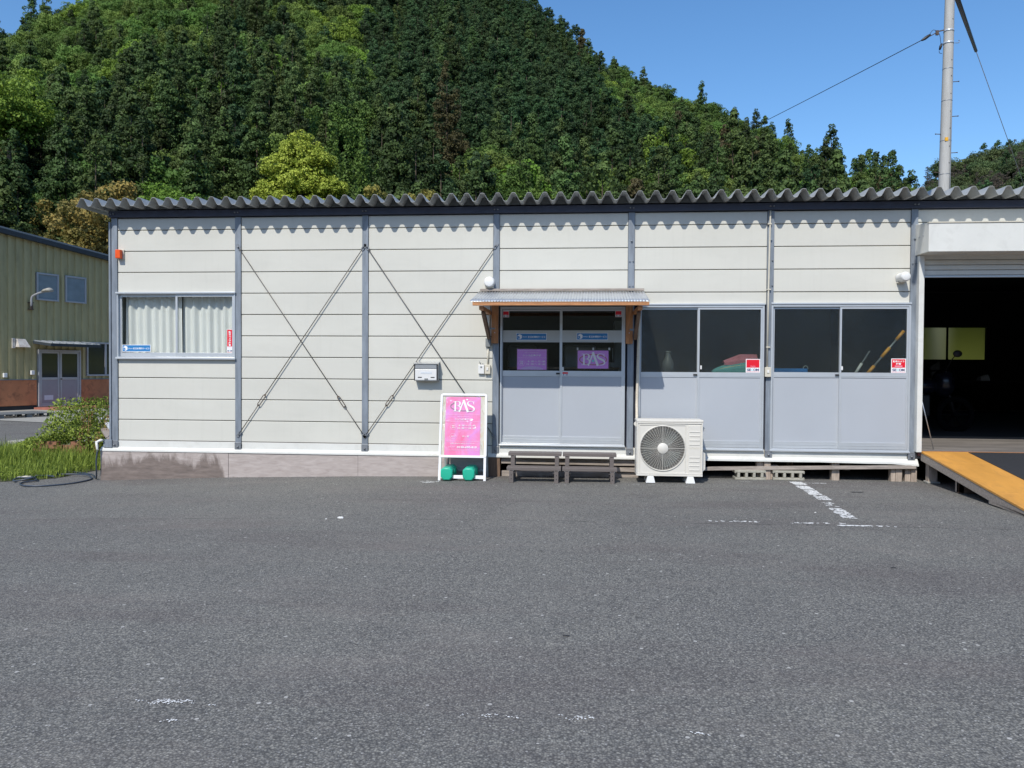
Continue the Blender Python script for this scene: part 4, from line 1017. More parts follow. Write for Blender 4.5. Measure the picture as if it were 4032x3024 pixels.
t = thing('alarm_light', 'small orange alarm lamp high on the left end of the wall', 'alarm light', (.09, -.02, 3.02))
part('lamp_cover', MB().box(.052, -.085, 3.030, .128, -.022, 3.152), M['orange'], t, bevel=.008)
part('backplate', MB().box(.05, -.021, 3.020, .145, -.001, 3.160), M['cream'], t, bevel=.004)

t = thing('conduit', 'cream conduit running down the steel post between the two right door pairs', 'conduit', (9.07, -.03, 1.54))
part('pipe', MB().tube([(9.085, -.036, 3.60), (9.085, -.036, 3.57), (9.072, -.036, 2.5), (9.066, -.036, 1.54)], .0115, 10), M['cream'], t)
for z in (3.42, 2.56, 1.80): part('pipe_clip', MB().box(9.05, -.052, z, 9.10, -.0235, z + .014), M['cream'], t)
t = thing('switch_box', 'cream weatherproof switch at the foot of the conduit right of the middle doors', 'switch', (9.073, -.03, 1.41))
part('case', MB().box(9.036, -.070, 1.414, 9.112, -.0235, 1.542), M['cream'], t, bevel=.006)
part('rocker', MB().box(9.060, -.080, 1.465, 9.086, -.0705, 1.505), M['white'], t, bevel=.003)

t = thing('conduit', 'thin cream conduit left of the entrance with a grey junction box', 'conduit', (5.36, -.03, 1.55))
part('pipe', MB().tube([(5.385, -.018, 2.61), (5.375, -.018, 2.3), (5.362, -.018, 1.92)], .011, 10), M['cream'], t)
part('pipe', MB().tube([(5.355, -.018, 1.80), (5.352, -.018, 1.55)], .011, 10), M['cream'], t)
part('junction_box', MB().box(5.322, -.055, 1.797, 5.394, -.004, 1.915), M['greybox'], t, bevel=.005)
t = thing('switch_box', 'cream switch on the wall left of the entrance below the junction box', 'switch', (5.35, 0, 1.42))
part('case', MB().box(5.312, -.050, 1.428, 5.390, -.004, 1.555), M['cream'], t, bevel=.006)
part('rocker', MB().box(5.336, -.060, 1.475, 5.362, -.0505, 1.515), M['white'], t, bevel=.003)
t = thing('doorbell', 'white doorbell unit mounted beside the cream switch', 'doorbell', (5.265, 0, 1.42))
part('case', MB().box(5.222, -.040, 1.430, 5.304, -.003, 1.555), M['white'], t, bevel=.006)
part('button', MB().box(5.252, -.043, 1.510, 5.275, -.0405, 1.532), M['greybox'], t)
mb = MB(); mb.tube([(5.235, -.012, 1.595), (5.25, -.02, 1.575), (5.258, -.02, 1.556)], .006, 6); mb.tube([(5.272, -.02, 1.556), (5.282, -.02, 1.570), (5.292, -.015, 1.560)], .006, 6); part('cable', mb, M['greybox'], t)

t = thing('refrigerant_pipe', 'ivory wrapped pipe descending from the awning to the outdoor unit', 'pipe', (7.37, -.04, .8))
pp = [(7.392 - .03 * (i / 20), -.045 - .12 * max(0, (i - 17) / 3), 2.33 - (2.33 - .80) * i / 20) for i in range(21)]
part('wrapped_pipe', MB().tube(pp, [.019 + .0015 * (i % 2) for i in range(21)], 10), M['ivory'], t)

# stainless letter box
t = thing('mailbox', 'stainless steel letter box on the wall left of the pink sign board', 'mailbox', (4.52, -.06, 1.32))
mb = MB(); x0, x1 = 4.352, 4.680
mb.hexa([(x0, -.115, 1.330), (x1, -.115, 1.330), (x1, -.003, 1.330), (x0, -.003, 1.330)], [(x0, -.115, 1.556), (x1, -.115, 1.556), (x1, -.003, 1.585), (x0, -.003, 1.585)])
part('box_body', mb, M['stainless'], t, bevel=.004)
mb = MB(); mb.hexa([(x0 - .008, -.135, 1.557), (x1 + .008, -.135, 1.557), (x1 + .008, -.002, 1.590), (x0 - .008, -.002, 1.590)], [(x0 - .008, -.135, 1.564), (x1 + .008, -.135, 1.564), (x1 + .008, -.002, 1.598), (x0 - .008, -.002, 1.598)])
part('lid', mb, M['stainless'], t)
part('flap', MB().box(x0 + .018, -.124, 1.492, x1 - .018, -.116, 1.548), M['stainless'], t, bevel=.003)
part('door_plate', MB().box(x0 + .014, -.121, 1.342, x1 - .018, -.116, 1.486), M['stainl'], t, bevel=.003)
mb = MB(); mb.box(x0 - .001, -.1185, 1.335, x0 + .013, -.1155, 1.553); mb.box(x1 - .016, -.1185, 1.335, x1 + .001, -.1155, 1.553); part('edge_strip', mb, M['black'], t)
part('name_slot', MB().box(4.445, -.1235, 1.428, 4.60, -.1215, 1.452), M['paper'], t)
for x in (4.405, 4.582): part('window_slot', MB().box(x, -.1245, 1.372, x + .055, -.1215, 1.384), M['black'], t, bevel=.003)
part('lock', MB().box(4.497, -.132, 1.342, 4.545, -.1215, 1.366), M['greybox'], t, bevel=.004)

# ------------------------------------------------------------------ signs and stickers
def cube_logo(parent, cx, cz, y, r):
    c30 = .866
    P = lambda a, b, d=0: (cx + a * r, y - d, cz + b * r)
    part('cube_mark', MB().poly([P(0, 1), P(c30, .55), P(c30, -.5), P(.12, -1), P(-.72, -.55), P(-c30, .5)]), M['whiteprint'], parent)
    part('cube_face', MB().poly([P(-.74, .36, .0004), P(.0, .02, .0004), P(.0, -.80, .0004), P(-.64, -.44, .0004)]), M['blueprint'], parent)
def blue_sticker(x0, x1, z0, z1, y, label):
    t = thing('company_sticker', label, 'sticker', ((x0 + x1) / 2, y, z0), 'blue company stickers')
    part('backing', MB().box(x0, y - .0010, z0, x1, y, z1), M['whiteprint'], t)
    part('blue_field', MB().box(x0 + .006, y - .0014, z0 + .007, x1 - .006, y - .0011, z1 - .007), M['blueprint'], t)
    w = x1 - x0; h = z1 - z0; cz = (z0 + z1) / 2
    cube_logo(t, x0 + w * .115, cz, y - .0019, h * .36)
    lettering('株式会社', x0 + w * .29, cz - h * .03, y - .0020, M['whiteprint'], t, w=w * .155, h=h * .16, bold=.01)
    lettering('新日本運輸サービス', x0 + w * .675, cz - h * .03, y - .0020, M['whiteprint'], t, w=w * .57, h=h * .29, bold=.025)
blue_sticker(.090, .515, 1.712, 1.812, -.0035 + .024, 'blue and white company sticker at the bottom left of the curtained window')
blue_sticker(5.736, 6.151, 1.890, 1.988, .0085, 'blue and white company sticker on the left entrance pane')
blue_sticker(6.557, 6.977, 1.894, 1.993, -.0195, 'blue and white company sticker on the right entrance pane')

def secom_word(t, cx, cz, y, w, h):
    for s_, a, b, m in (('S', -.5, -.31, 'navyprint'), ('E', -.32, -.15, 'navyprint'), ('C', -.13, .04, 'tealprint'), ('O', .03, .26, 'navyprint'), ('M', .25, .5, 'navyprint')):
        lettering(s_, cx + (a + b) / 2 * w, cz, y, M[m], t, w=(b - a) * w * .95, h=h, bold=.03)
def red_sticker(x0, x1, z0, z1, y, label, kind):
    t = thing('security_sticker', label, 'sticker', ((x0 + x1) / 2, y, z0), 'red and white security stickers')
    w = x1 - x0; h = z1 - z0
    part('backing', MB().box(x0, y - .0010, z0, x1, y, z1), M['whiteprint'], t)
    if kind == 'tall':
        part('red_field', MB().box(x0 + .004, y - .0014, z0 + .085, x1 - .004, y - .0011, z1 - .004), M['redprint'], t)
        for i, ch in enumerate('監視カメラ設置'):
            lettering(ch, (x0 + x1) / 2, z1 - .036 - i * .0305, y - .0019, M['whiteprint'], t, w=.034, h=.026, bold=.03)
        secom_word(t, (x0 + x1) / 2, z0 + .024, y - .0015, w * .86, .020)
        part('red_line', MB().box(x0 + .004, y - .0014, z0 + .066, x1 - .004, y - .0011, z0 + .074), M['pinkprint'], t)
        part('red_line', MB().box(x0 + .004, y - .0014, z0 + .003, x1 - .004, y - .0011, z0 + .007), M['redprint'], t)
        return t
    if kind == 'strip':
        part('red_field', MB().box(x0 + .001, y - .0014, z0 + h * .52, x1 - .001, y - .0011, z1 - .001), M['redprint'], t)
        secom_word(t, (x0 + x1) / 2, z0 + h * .25, y - .0015, w * .92, h * .36); return t
    part('red_field', MB().box(x0 + w * .05, y - .0014, z0 + h * .36, x1 - w * .05, y - .0011, z1 - h * .05), M['redprint'], t)
    if kind == 'camera':
        lettering('監視カメラ', (x0 + x1) / 2, z0 + h * .80, y - .0019, M['whiteprint'], t, w=w * .78, h=h * .14, bold=.03)
        lettering('設置', (x0 + x1) / 2, z0 + h * .63, y - .0019, M['whiteprint'], t, w=w * .34, h=h * .14, bold=.03)
        part('pink_line', MB().box(x0 + w * .25, y - .0018, z0 + h * .45, x1 - w * .25, y - .0015, z0 + h * .49), M['pinkprint'], t)
    else:
        lettering('Security', (x0 + x1) / 2, z0 + h * .47, y - .0019, M['pinkprint'], t, w=w * .34, h=h * .07, bold=.01)
        lettering('by', (x0 + x1) / 2, z0 + h * .395, y - .0019, M['pinkprint'], t, w=w * .10, h=h * .05, bold=.01)
    secom_word(t, (x0 + x1) / 2, z0 + h * .20, y - .0015, w * .84, h * .18)
    part('red_line', MB().box(x0 + w * .04, y - .0014, z0 + h * .04, x1 - w * .04, y - .0011, z0 + h * .065), M['redprint'], t)
    return t
red_sticker(1.655, 1.740, 1.706, 2.030, -.0100, 'tall narrow red security camera sticker at the right edge of the curtained window', 'tall')
red_sticker(5.551, 5.637, 2.203, 2.287, .0110, 'red and white security sticker in the top left corner of the entrance door', 'small')
red_sticker(7.072, 7.157, 2.205, 2.288, -.0170, 'red and white security sticker in the top right corner of the entrance door', 'small')
red_sticker(6.369, 6.444, 1.412, 1.460, -.0290, 'small red strip security sticker on the entrance door rail', 'strip')
red_sticker(8.795, 8.980, 1.471, 1.650, -.0170, 'large plain red security sticker on the middle sliding doors', 'large')
red_sticker(10.650, 10.836, 1.479, 1.665, -.0170, 'large red camera notice sticker on the rightmost sliding door', 'camera')

def bas_logo(t, cx, cz, y, w, ring=True, tf=None, white='whiteprint'):
    """serif letters B A S; source drawing is 450 x 240 units centred at (1565, 950)"""
    k = w / 420.0
    X = lambda p: (cx + (p[0] - 1565) * k, cz - (p[1] - 952) * k)
    def put(name, mb, m):
        if tf: mb.v = [tf(*p) for p in mb.v]
        return part(name, mb, m, t)
    if ring:
        pts_ = [X((1567 + 238 * math.cos(a), 957 + 92 * math.sin(a))) for a in np.linspace(0, 2 * math.pi, 49)]
        put('ring', MB().strip(pts_, 17 * k, y + .0004), M['brownprint'])
        put('dot', MB().poly([(X((1568 + 23 * math.cos(a), 980 + 23 * math.sin(a)))[0], y + .0002, X((1568, 980 + 23 * math.sin(a)))[1]) for a in np.linspace(0, 6.0, 20)]), M['tealprint'])
    def stroke(mb, pts_, ws, n=6):
        c = catmull([(p[0], p[1], w_) for p, w_ in zip(pts_, ws)], n); mb.strip([X((q[0], q[1])) for q in c], [q[2] * k for q in c], y)
    mb = MB()
    mb.strip([X((1405, 855)), X((1405, 1050))], 30 * k, y - .0001); mb.strip([X((1362, 857)), X((1410, 857))], 7 * k, y); mb.strip([X((1362, 1048)), X((1410, 1048))], 7 * k, y)
    stroke(mb, [(1405, 857), (1450, 857), (1488, 872), (1496, 900), (1484, 930), (1450, 945), (1405, 947)], [8, 9, 22, 30, 22, 9, 7])
    stroke(mb, [(1405, 947), (1455, 948), (1498, 965), (1508, 998), (1494, 1032), (1455, 1047), (1405, 1048)], [7, 9, 24, 32, 24, 10, 8])
    put('letter', mb, M[white])
    mb = MB(); mb.strip([X((1484, 1066)), X((1572, 826))], 24 * k, y - .0003); mb.strip([X((1562, 826)), X((1652, 1066))], 40 * k, y - .0004)
    put('letter', mb, M[white])
    mb = MB(); stroke(mb, [(1762, 905), (1750, 868), (1708, 852), (1662, 862), (1645, 895), (1668, 928), (1715, 952), (1755, 975), (1772, 1010), (1752, 1043), (1705, 1054), (1665, 1046), (1640, 1018), (1634, 990)],
                      [9, 8, 8, 15, 26, 32, 36, 33, 27, 16, 9, 8, 8, 9])
    mb.strip([X((1762, 850)), X((1764, 915))], 7 * k, y - .0001); mb.strip([X((1634, 985)), X((1634, 1052))], 7 * k, y - .0001)
    put('letter', mb, M[white])
def hexagon(t, cx, cz, y, r, m, wd, tf=None):
    pts_ = [(cx + r * 1.12 * math.cos(R(60 * k)), cz + r * math.sin(R(60 * k)) * 1.05) for k in range(7)]
    mb = MB(); mb.strip(pts_, wd, y)
    if tf: mb.v = [tf(*p) for p in mb.v]
    part('hexagon', mb, m, t)

t = thing('hours_poster', 'purple opening-hours poster in a clear pocket on the left entrance pane', 'poster', (5.95, .01, 1.48))
y = .0100
part('pocket', MB().box(5.738, y - .003, 1.478, 6.172, y - .0024, 1.782), M['pocket'], t)
part('sheet', MB().box(5.751, y - .001, 1.490, 6.152, y, 1.770), M['purple'], t)
lettering('SHIN YU HIROSHIMA DEPO', 5.951, 1.722, y - .0016, M['pinkprint'], t, w=.19, h=.010, bold=.01)
lettering('シンユ広島デポ', 5.951, 1.685, y - .0016, M['whiteprint'], t, w=.245, h=.030, bold=.02)
for z in (1.750, 1.652): part('rule', MB().box(5.757, y - .0014, z - .0015, 6.148, y - .0011, z + .0015), M['pinkprint'], t)
hexagon(t, 5.813, 1.583, y - .0014, .040, M['pinkprint'], .0035)
lettering('営業', 5.813, 1.597, y - .0016, M['whiteprint'], t, w=.038, h=.018, bold=.02); lettering('時間', 5.813, 1.571, y - .0016, M['whiteprint'], t, w=.038, h=.018, bold=.02)
lettering('8 : 30 〜 12 : 00', 6.014, 1.604, y - .0016, M['whiteprint'], t, w=.235, h=.022, bold=.025); lettering('13 : 00 〜 18 : 00', 6.007, 1.566, y - .0016, M['whiteprint'], t, w=.250, h=.022, bold=.025)
part('shine', MB().poly([(5.951 + .155 * math.cos(a), y - .0013, 1.493 + .045 * max(0, math.sin(a))) for a in np.linspace(0, math.pi, 20)]), mat('pale_lilac_print', (.62, .42, .72, 1), .5), t)
t = thing('logo_poster', 'purple poster with a white BAS logo in a clear pocket on the right entrance pane', 'poster', (6.78, -.02, 1.5))
y = -.0180
part('pocket', MB().box(6.555, y - .003, 1.495, 7.002, y - .0024, 1.786), M['pocket'], t)
part('sheet', MB().box(6.573, y - .001, 1.512, 6.985, y, 1.753), M['purple'], t)
bas_logo(t, 6.778, 1.635, y - .0018, .318)
for x in (6.56, 6.77, 6.985): part('tape', MB().box(x, y - .0040, 1.760, x + .022, y - .0034, 1.792), M['film'], t)

# ------------------------------------------------------------------ A-frame sign board with two water weights
t = thing('sign_board', 'white A-frame sign board with a pink BAS poster standing at the wall', 'sign board', (5.06, -.3, .02))
FY0, FZ0 = -.455, .022; FY1, FZ1 = -.285, 1.165      # front frame foot and top
def tfA(x, y, z):   # y = offset normal, z = distance up the frame
    L = math.hypot(FY1 - FY0, FZ1 - FZ0); uy, uz = (FY1 - FY0) / L, (FZ1 - FZ0) / L
    k = z / L                                          # legs splay slightly towards the foot
    xc = 5.068; return (xc + (x - xc) * (1.045 - .03 * k), FY0 + uy * z + uz * y, FZ0 + uz * z - uy * y)
L_ = math.hypot(FY1 - FY0, FZ1 - FZ0)
def tfbox(x0, y0, z0, x1, y1, z1):
    mb = MB(); mb.box(x0, y0, z0, x1, y1, z1); mb.v = [tfA(*p) for p in mb.v]; return mb
for a, b in ((4.765, 4.797), (5.340, 5.372)): part('leg', tfbox(a, -.014, 0, b, .014, .34), M['whiteprint'], t, bevel=.003)
part('bottom_bar', tfbox(4.797, -.010, .030, 5.340, .010, .075), M['whiteprint'], t, bevel=.003)
# poster frame with rounded corners
def rrect(x0, x1, z0, z1, r, n=5):
    out = []
    for cx, cz, a0 in ((x1 - r, z1 - r, 0), (x0 + r, z1 - r, 90), (x0 + r, z0 + r, 180), (x1 - r, z0 + r, 270)):
        for k in range(n + 1):
            a = R(a0 + 90 * k / n); out.append((cx + r * math.cos(a), cz + r * math.sin(a)))
    return out
def rframe(x0, x1, z0, z1, w, r, y0, y1):
    o_ = rrect(x0, x1, z0, z1, r); i_ = rrect(x0 + w, x1 - w, z0 + w, z1 - w, .004); n = len(o_); mb = MB()
    vs_ = [(p[0], y0, p[1]) for p in o_] + [(p[0], y0, p[1]) for p in i_] + [(p[0], y1, p[1]) for p in o_] + [(p[0], y1, p[1]) for p in i_]
    fs = []
    for k in range(n):
        l = (k + 1) % n; fs += [(k, l, n + l, n + k), (2 * n + k, 3 * n + k, 3 * n + l, 2 * n + l), (k, 2 * n + k, 2 * n + l, l), (n + k, n + l, 3 * n + l, 3 * n + k)]
    mb.add(vs_, fs); mb.v = [tfA(*p) for p in mb.v]; return mb
part('poster_frame', rframe(4.760, 5.377, .305, L_, .030, .035, -.018, .014), M['whiteprint'], t, bevel=.003)
def poster_mat():
    m = NT('pink_poster')
    n1 = m.noise(3.2, 5, .6, m.mapping((1, 1, .7)), 1.2)
    c = m.ramp(n1, [(.32, (.80, .17, .32, 1)), (.48, (.80, .25, .48, 1)), (.60, (.72, .27, .62, 1)), (.72, (.86, .44, .58, 1))])
    wv = m.noise(3.0, 3, .5, m.mapping((1, 1, .6)), 2.5)
    m.set(Base_Color=c, Roughness=.3)
    m.p.inputs['Coat Weight'].default_value = 1.0; m.p.inputs['Coat Roughness'].default_value = .06
    m.l(m.bump(wv, .9, .09), m.p.inputs['Coat Normal'])
    return m.m
def edge_mat():
    m = NT('clear_sleeve_edge')
    n1 = m.noise(6, 5, .6, m.mapping((2, 1, .8)), 1.5)
    c = m.ramp(n1, [(.3, (.46, .40, .28, 1)), (.5, (.62, .60, .52, 1)), (.65, (.60, .47, .28, 1)), (.8, (.72, .72, .68, 1))])
    m.set(Base_Color=c, Roughness=.3); m.p.inputs['Coat Weight'].default_value = .8; m.p.inputs['Coat Roughness'].default_value = .1
    m.l(m.bump(n1, .8, .05), m.p.inputs['Coat Normal']); return m.m
mb = MB(); nn = 14; vs_ = []
def wavy(x0, x1, z0, z1, yb, amp_, nx=26, nz=26):
    vs_ = []
    for j in range(nz + 1):
        for i in range(nx + 1):
            x = x0 + (x1 - x0) * i / nx; z = z0 + (z1 - z0) * j / nz
            d = amp_ * (math.sin(x * 21 + z * 6) * math.cos(z * 13 + 1) + .6 * math.sin(z * 29 - x * 17))
            vs_.append((x, yb + d, z))
    mb = MB(); n = nx + 1; mb.add(vs_, [(j * n + i, j * n + i + 1, (j + 1) * n + i + 1, (j + 1) * n + i) for j in range(nz) for i in range(nx)], smooth=True)
    mb.v = [tfA(*p) for p in mb.v]; return mb
part('clear_sleeve', wavy(4.788, 5.349, .333, L_ - .028, -.004, .0012), edge_mat(), t)
part('poster', wavy(4.832, 5.290, .336, L_ - .045, -.0085, .0012), poster_mat(), t)
yy = -.0135
bas_logo(t, 5.066, .985, yy, .285, ring=False, tf=tfA)
pl = []
mbq = MB(); mbq.strip([(5.066 + .170 * math.cos(a), .985 + .060 * math.sin(a)) for a in np.linspace(2.2, 5.4, 30)], .009, yy + .001); mbq.v = [tfA(*p) for p in mbq.v]; part('ring', mbq, M['greybox'], t)
for z in (.872, .782, .520, .402): part('rule', tfbox(4.85, yy - .0002, z - .0012, 5.275, yy, z + .0012), M['pinkprint'], t)
lettering('SHIN YU HIROSHIMA DEPO', 5.066, .845, yy, M['pinkprint'], t, w=.16, h=.008, bold=.01, tf=tfA)
lettering('シンユ広島デポ', 5.066, .812, yy, M['whiteprint'], t, w=.215, h=.027, bold=.02, tf=tfA)
hexagon(t, 4.938, .712, yy, .038, M['pinkprint'], .003, tf=tfA)
lettering('営業', 4.938, .725, yy - .0005, M['whiteprint'], t, w=.034, h=.016, bold=.02, tf=tfA); lettering('時間', 4.938, .701, yy - .0005, M['whiteprint'], t, w=.034, h=.016, bold=.02, tf=tfA)
lettering('8 : 30 〜 12 : 00', 5.118, .730, yy, M['whiteprint'], t, w=.215, h=.020, bold=.03, tf=tfA); lettering('13 : 00 〜 18 : 00', 5.112, .694, yy, M['whiteprint'], t, w=.228, h=.020, bold=.03, tf=tfA)
hexagon(t, 4.938, .586, yy, .038, M['pinkprint'], .003, tf=tfA)
lettering('定休日', 4.938, .586, yy - .0005, M['whiteprint'], t, w=.050, h=.015, bold=.02, tf=tfA); lettering('日・祝', 5.106, .586, yy, M['whiteprint'], t, w=.085, h=.022, bold=.02, tf=tfA)
lettering('お問い合わせは BASコールセンターへ', 5.066, .492, yy, M['whiteprint'], t, w=.31, h=.015, bold=.015, tf=tfA)
lettering('Free Dial', 4.925, .446, yy, M['pinkprint'], t, w=.075, h=.013, bold=.01, tf=tfA)
lettering('0120-690-819', 5.122, .443, yy, M['whiteprint'], t, w=.255, h=.027, bold=.03, tf=tfA)
# rear frame
M['alug'] = mat('rear_frame_grey', (.34, .37, .37, 1), .45, .2, .06)
for a in (4.80, 5.345):
    part('rear_leg', MB().bar((a, -.265, 1.12), (a + (.02 if a > 5 else -.01), -.085, .026), .028, .026, up=(1, 0, 0)), M['alug'], t, bevel=.003)
part('rear_bar', MB().box(4.81, -.11, .10, 5.345, -.09, .135), M['alug'], t, bevel=.003)
part('back_board', MB().hexa([(4.80, -.392, .36), (5.34, -.392, .36), (5.34, -.385, .36), (4.80, -.385, .36)], [(4.80, -.270, 1.13), (5.34, -.270, 1.13), (5.34, -.262, 1.13), (4.80, -.262, 1.13)]), M['alug'], t)
def weight(x, zb, label):
    t = thing('water_weight', label, 'weight', (x, -.3, zb), 'green water weights in the sign board foot')
    mb = MB(); rings = []
    def octo(y, sw, zlo, zhi, c):
        return [(x - sw + c, y, zlo), (x + sw - c, y, zlo), (x + sw, y, zlo + c * 1.3), (x + sw, y, zhi - c), (x + sw - c, y, zhi), (x - sw + c, y, zhi), (x - sw, y, zhi - c), (x - sw, y, zlo + c * 1.3)]
    for y, s_, in ((-.505, .80), (-.497, .90), (-.485, .97), (-.46, 1.0), (-.36, 1.0), (-.345, .93), (-.335, .80), (-.325, .70), (-.29, .70), (-.28, .80), (-.27, .93), (-.255, 1.0), (-.15, 1.0), (-.125, .95), (-.115, .82)):
        h = .172; cz = zb + .004 + h / 2; rings.append(octo(y, .082 * s_, cz - h / 2 * s_, cz + h / 2 * s_, .036 * s_))
    mb.loft(rings); o = part('tank', mb, M['teal'], t, bevel=.006, seg=3)
    for p in o.data.polygons: p.use_smooth = True
    mb = MB(); mb.cyl((x, -.31, zb + .13), (x, -.31, zb + .165), .020, 12); part('filler_cap', mb, M['teal'], t)
    return t
weight(4.870, .026, 'left green octagonal water weight under the sign board'); weight(5.162, .026, 'right green octagonal water weight under the sign board')

# ------------------------------------------------------------------ steps
def step_unit(xc, label):
    zg = gz(xc)
    t = thing('wooden_step', label, 'step', (xc, -.4, zg), 'brown two-tread steps at the entrance')
    hw = .350
    for y0, y1, zt in ((-.385, -.180, .400), (-.605, -.400, .236)):
        for i in range(3):
            w = (y1 - y0) / 3; part('tread_board', MB().box(xc - hw, y0 + i * w + .002, zt - .042, xc + hw, y0 + (i + 1) * w - .002, zt), M['brown'], t, bevel=.004)
    for sx in (-1, 1):
        xl = xc + sx * (hw - .060)
        for y, zt in ((-.575, .193), (-.355, .357), (-.215, .357)):
            part('leg', MB().box(xl - .027, y - .022, zg - .002, xl + .027, y + .022, zt), M['brown'], t, bevel=.003)
        part('side_rail', MB().box(xl + (.021 if sx < 0 else -.046), -.575, .155, xl + (.046 if sx < 0 else -.021), -.195, .198), M['brown'], t, bevel=.003)
        mb = MB()
        for z in (zg + .05, zg + .10): mb.cyl((xl, -.595, z), (xl, -.599, z), .006, 8)
        part('screw', mb, M['black'], t)
        mb = MB()
        for dx in (-.026, .026): mb.box(xl + dx - .005, -.60, .188, xl + dx + .005, -.588, .200)
        for dx in (-.026, .026): mb.box(xl + dx - .005, -.38, .352, xl + dx + .005, -.368, .364)
        part('bracket', mb, M['stainless'], t)
    part('cross_rail', MB().box(xc - hw + .08, -.215, zg + .10, xc + hw - .08, -.195, zg + .135), M['brown'], t, bevel=.003)
    return t
step_unit(6.022, 'left brown two-tread step before the entrance door'); step_unit(6.737, 'right brown two-tread step before the entrance door')

# ------------------------------------------------------------------ air conditioner
t = thing('outdoor_unit', 'ivory air conditioner outdoor unit with round fan grille before the doors', 'air conditioner', (7.77, -.4, .05))
X0, X1, AZ0, AZ1, AY = 7.335, 8.170, .140, .858, -.50
FC = (7.664, .497); FR = .282
# front with a round opening
mb = MB(); n = 64
fx0, fx1, fz0, fz1 = X0 + .035, FC[0] + FR + .012, AZ0 + .045, AZ1 - .055
def sq(a):
    c, s_ = math.cos(a), math.sin(a); k = 1 / max(abs(c), abs(s_)); 
    hx = (X1 - X0); return c * k, s_ * k
ring = [(FC[0] + FR * math.cos(2 * math.pi * k / n), AY, FC[1] + FR * math.sin(2 * math.pi * k / n)) for k in range(n)]
outer = []
for k in range(n):
    u, v = sq(2 * math.pi * k / n)
    outer.append((FC[0] + (u * (FC[0] - X0) if u < 0 else u * (X1 - FC[0])), AY, FC[1] + (v * (FC[1] - AZ0) if v < 0 else v * (AZ1 - FC[1]))))
mb.add(outer + ring, [(k, (k + 1) % n, n + (k + 1) % n, n + k) for k in range(n)])
ring2 = [(p[0], AY + .05, p[2]) for p in ring]
mb.add(ring + ring2, [(k, (k + 1) % n, n + (k + 1) % n, n + k) for k in range(n)], smooth=True)
mb.add([(X0, AY, AZ0), (X1, AY, AZ0), (X1, AY, AZ1), (X0, AY, AZ1), (X0, AY + .30, AZ0), (X1, AY + .30, AZ0), (X1, AY + .30, AZ1), (X0, AY + .30, AZ1)], [(0, 4, 5, 1), (1, 5, 6, 2), (2, 6, 7, 3), (3, 7, 4, 0), (4, 7, 6, 5)])
part('cabinet', mb, M['ac'], t)
mb = MB(); mb.box(X0 - .004, AY - .012, AZ1 - .030, X1 + .006, AY + .305, AZ1 + .004); part('top_cover', mb, M['ac'], t, bevel=.008)
mb = MB(); mb.box(X0, AY - .010, AZ0, X1, AY - .001, AZ0 + .022); part('bottom_lip', mb, M['ac'], t, bevel=.004)
mb = MB(); framebox(mb, X0 + .001, X1 - .001, AZ0 + .023, AZ1 - .032, .016, AY - .010, AY - .001); part('front_rim', mb, M['ac'], t, bevel=.005)
mb = MB(); mb.box(X0 + .02, AY + .28, AZ0 + .02, X1 - .02, AY + .29, AZ1 - .04); mb.box(FC[0] + FR + .01, AY + .06, AZ0 + .02, FC[0] + FR + .02, AY + .28, AZ1 - .04); part('coil', mb, M['blackm'], t)
# raised square round the fan
mb = MB(); framebox(mb, X0 + .034, 7.955, AZ0 + .040, AZ1 - .062, .006, AY - .0075, AY - .001); part('front_bead', mb, M['ac'], t, bevel=.002)
# grille
mb = MB()
for i in range(17):
    r = .083 + (FR - .006 - .083) * (i / 16)
    m_ = 72; yy_ = AY - .030 + .018 * (i / 16) ** 2
    for k in range(m_): pass
    pts_ = [(FC[0] + r * math.cos(2 * math.pi * k / m_), yy_, FC[1] + r * math.sin(2 * math.pi * k / m_)) for k in range(m_)]
    mb.tube(pts_, .0012, 4, closed=True, smooth=False)
for k in range(48):
    a = 2 * math.pi * k / 48; r0 = .072; r1 = FR + .004
    big_ = k % 12 == 0
    mb.tube([(FC[0] + r0 * math.cos(a), AY - .032, FC[1] + r0 * math.sin(a)), (FC[0] + r1 * .7 * math.cos(a), AY - .026, FC[1] + r1 * .7 * math.sin(a)), (FC[0] + r1 * math.cos(a), AY - .008, FC[1] + r1 * math.sin(a))],   .0028 if big_ else .0013, 4, smooth=False)
mb.tube([(FC[0] + (FR + .006) * math.cos(2 * math.pi * k / 64), AY - .006, FC[1] + (FR + .006) * math.sin(2 * math.pi * k / 64)) for k in range(64)], .007, 6, closed=True)
part('fan_grille', mb, M['ac'], t)
mb = MB(); mb.loft([[(FC[0] + r * math.cos(2 * math.pi * k / 32), yv, FC[1] + r * math.sin(2 * math.pi * k / 32)) for k in range(32)] for yv, r in ((AY - .040, .066), (AY - .036, .070), (AY - .026, .071))], True); part('hub_disc', mb, M['ac'], t)
mb = MB()
for b in range(3):
    a0 = b * 2 * math.pi / 3 + .3; vs_ = []
    for j in range(7):
        for i in range(5):
            a = a0 + j / 6 * 1.25 + .35 * i / 4; r = .06 + (FR - .03 - .06) * i / 4; vs_.append((FC[0] + r * math.cos(a), AY + .06 + .08 * (j / 6), FC[1] + r * math.sin(a)))
    mb.add(vs_, [(j * 5 + i, j * 5 + i + 1, (j + 1) * 5 + i + 1, (j + 1) * 5 + i) for j in range(6) for i in range(4)], smooth=True)
mb.cyl((FC[0], AY + .03, FC[1]), (FC[0], AY + .15, FC[1]), .06, 20); part('fan_blades', mb, mat('dark_green_fan', (.03, .045, .04, 1), .5), t)
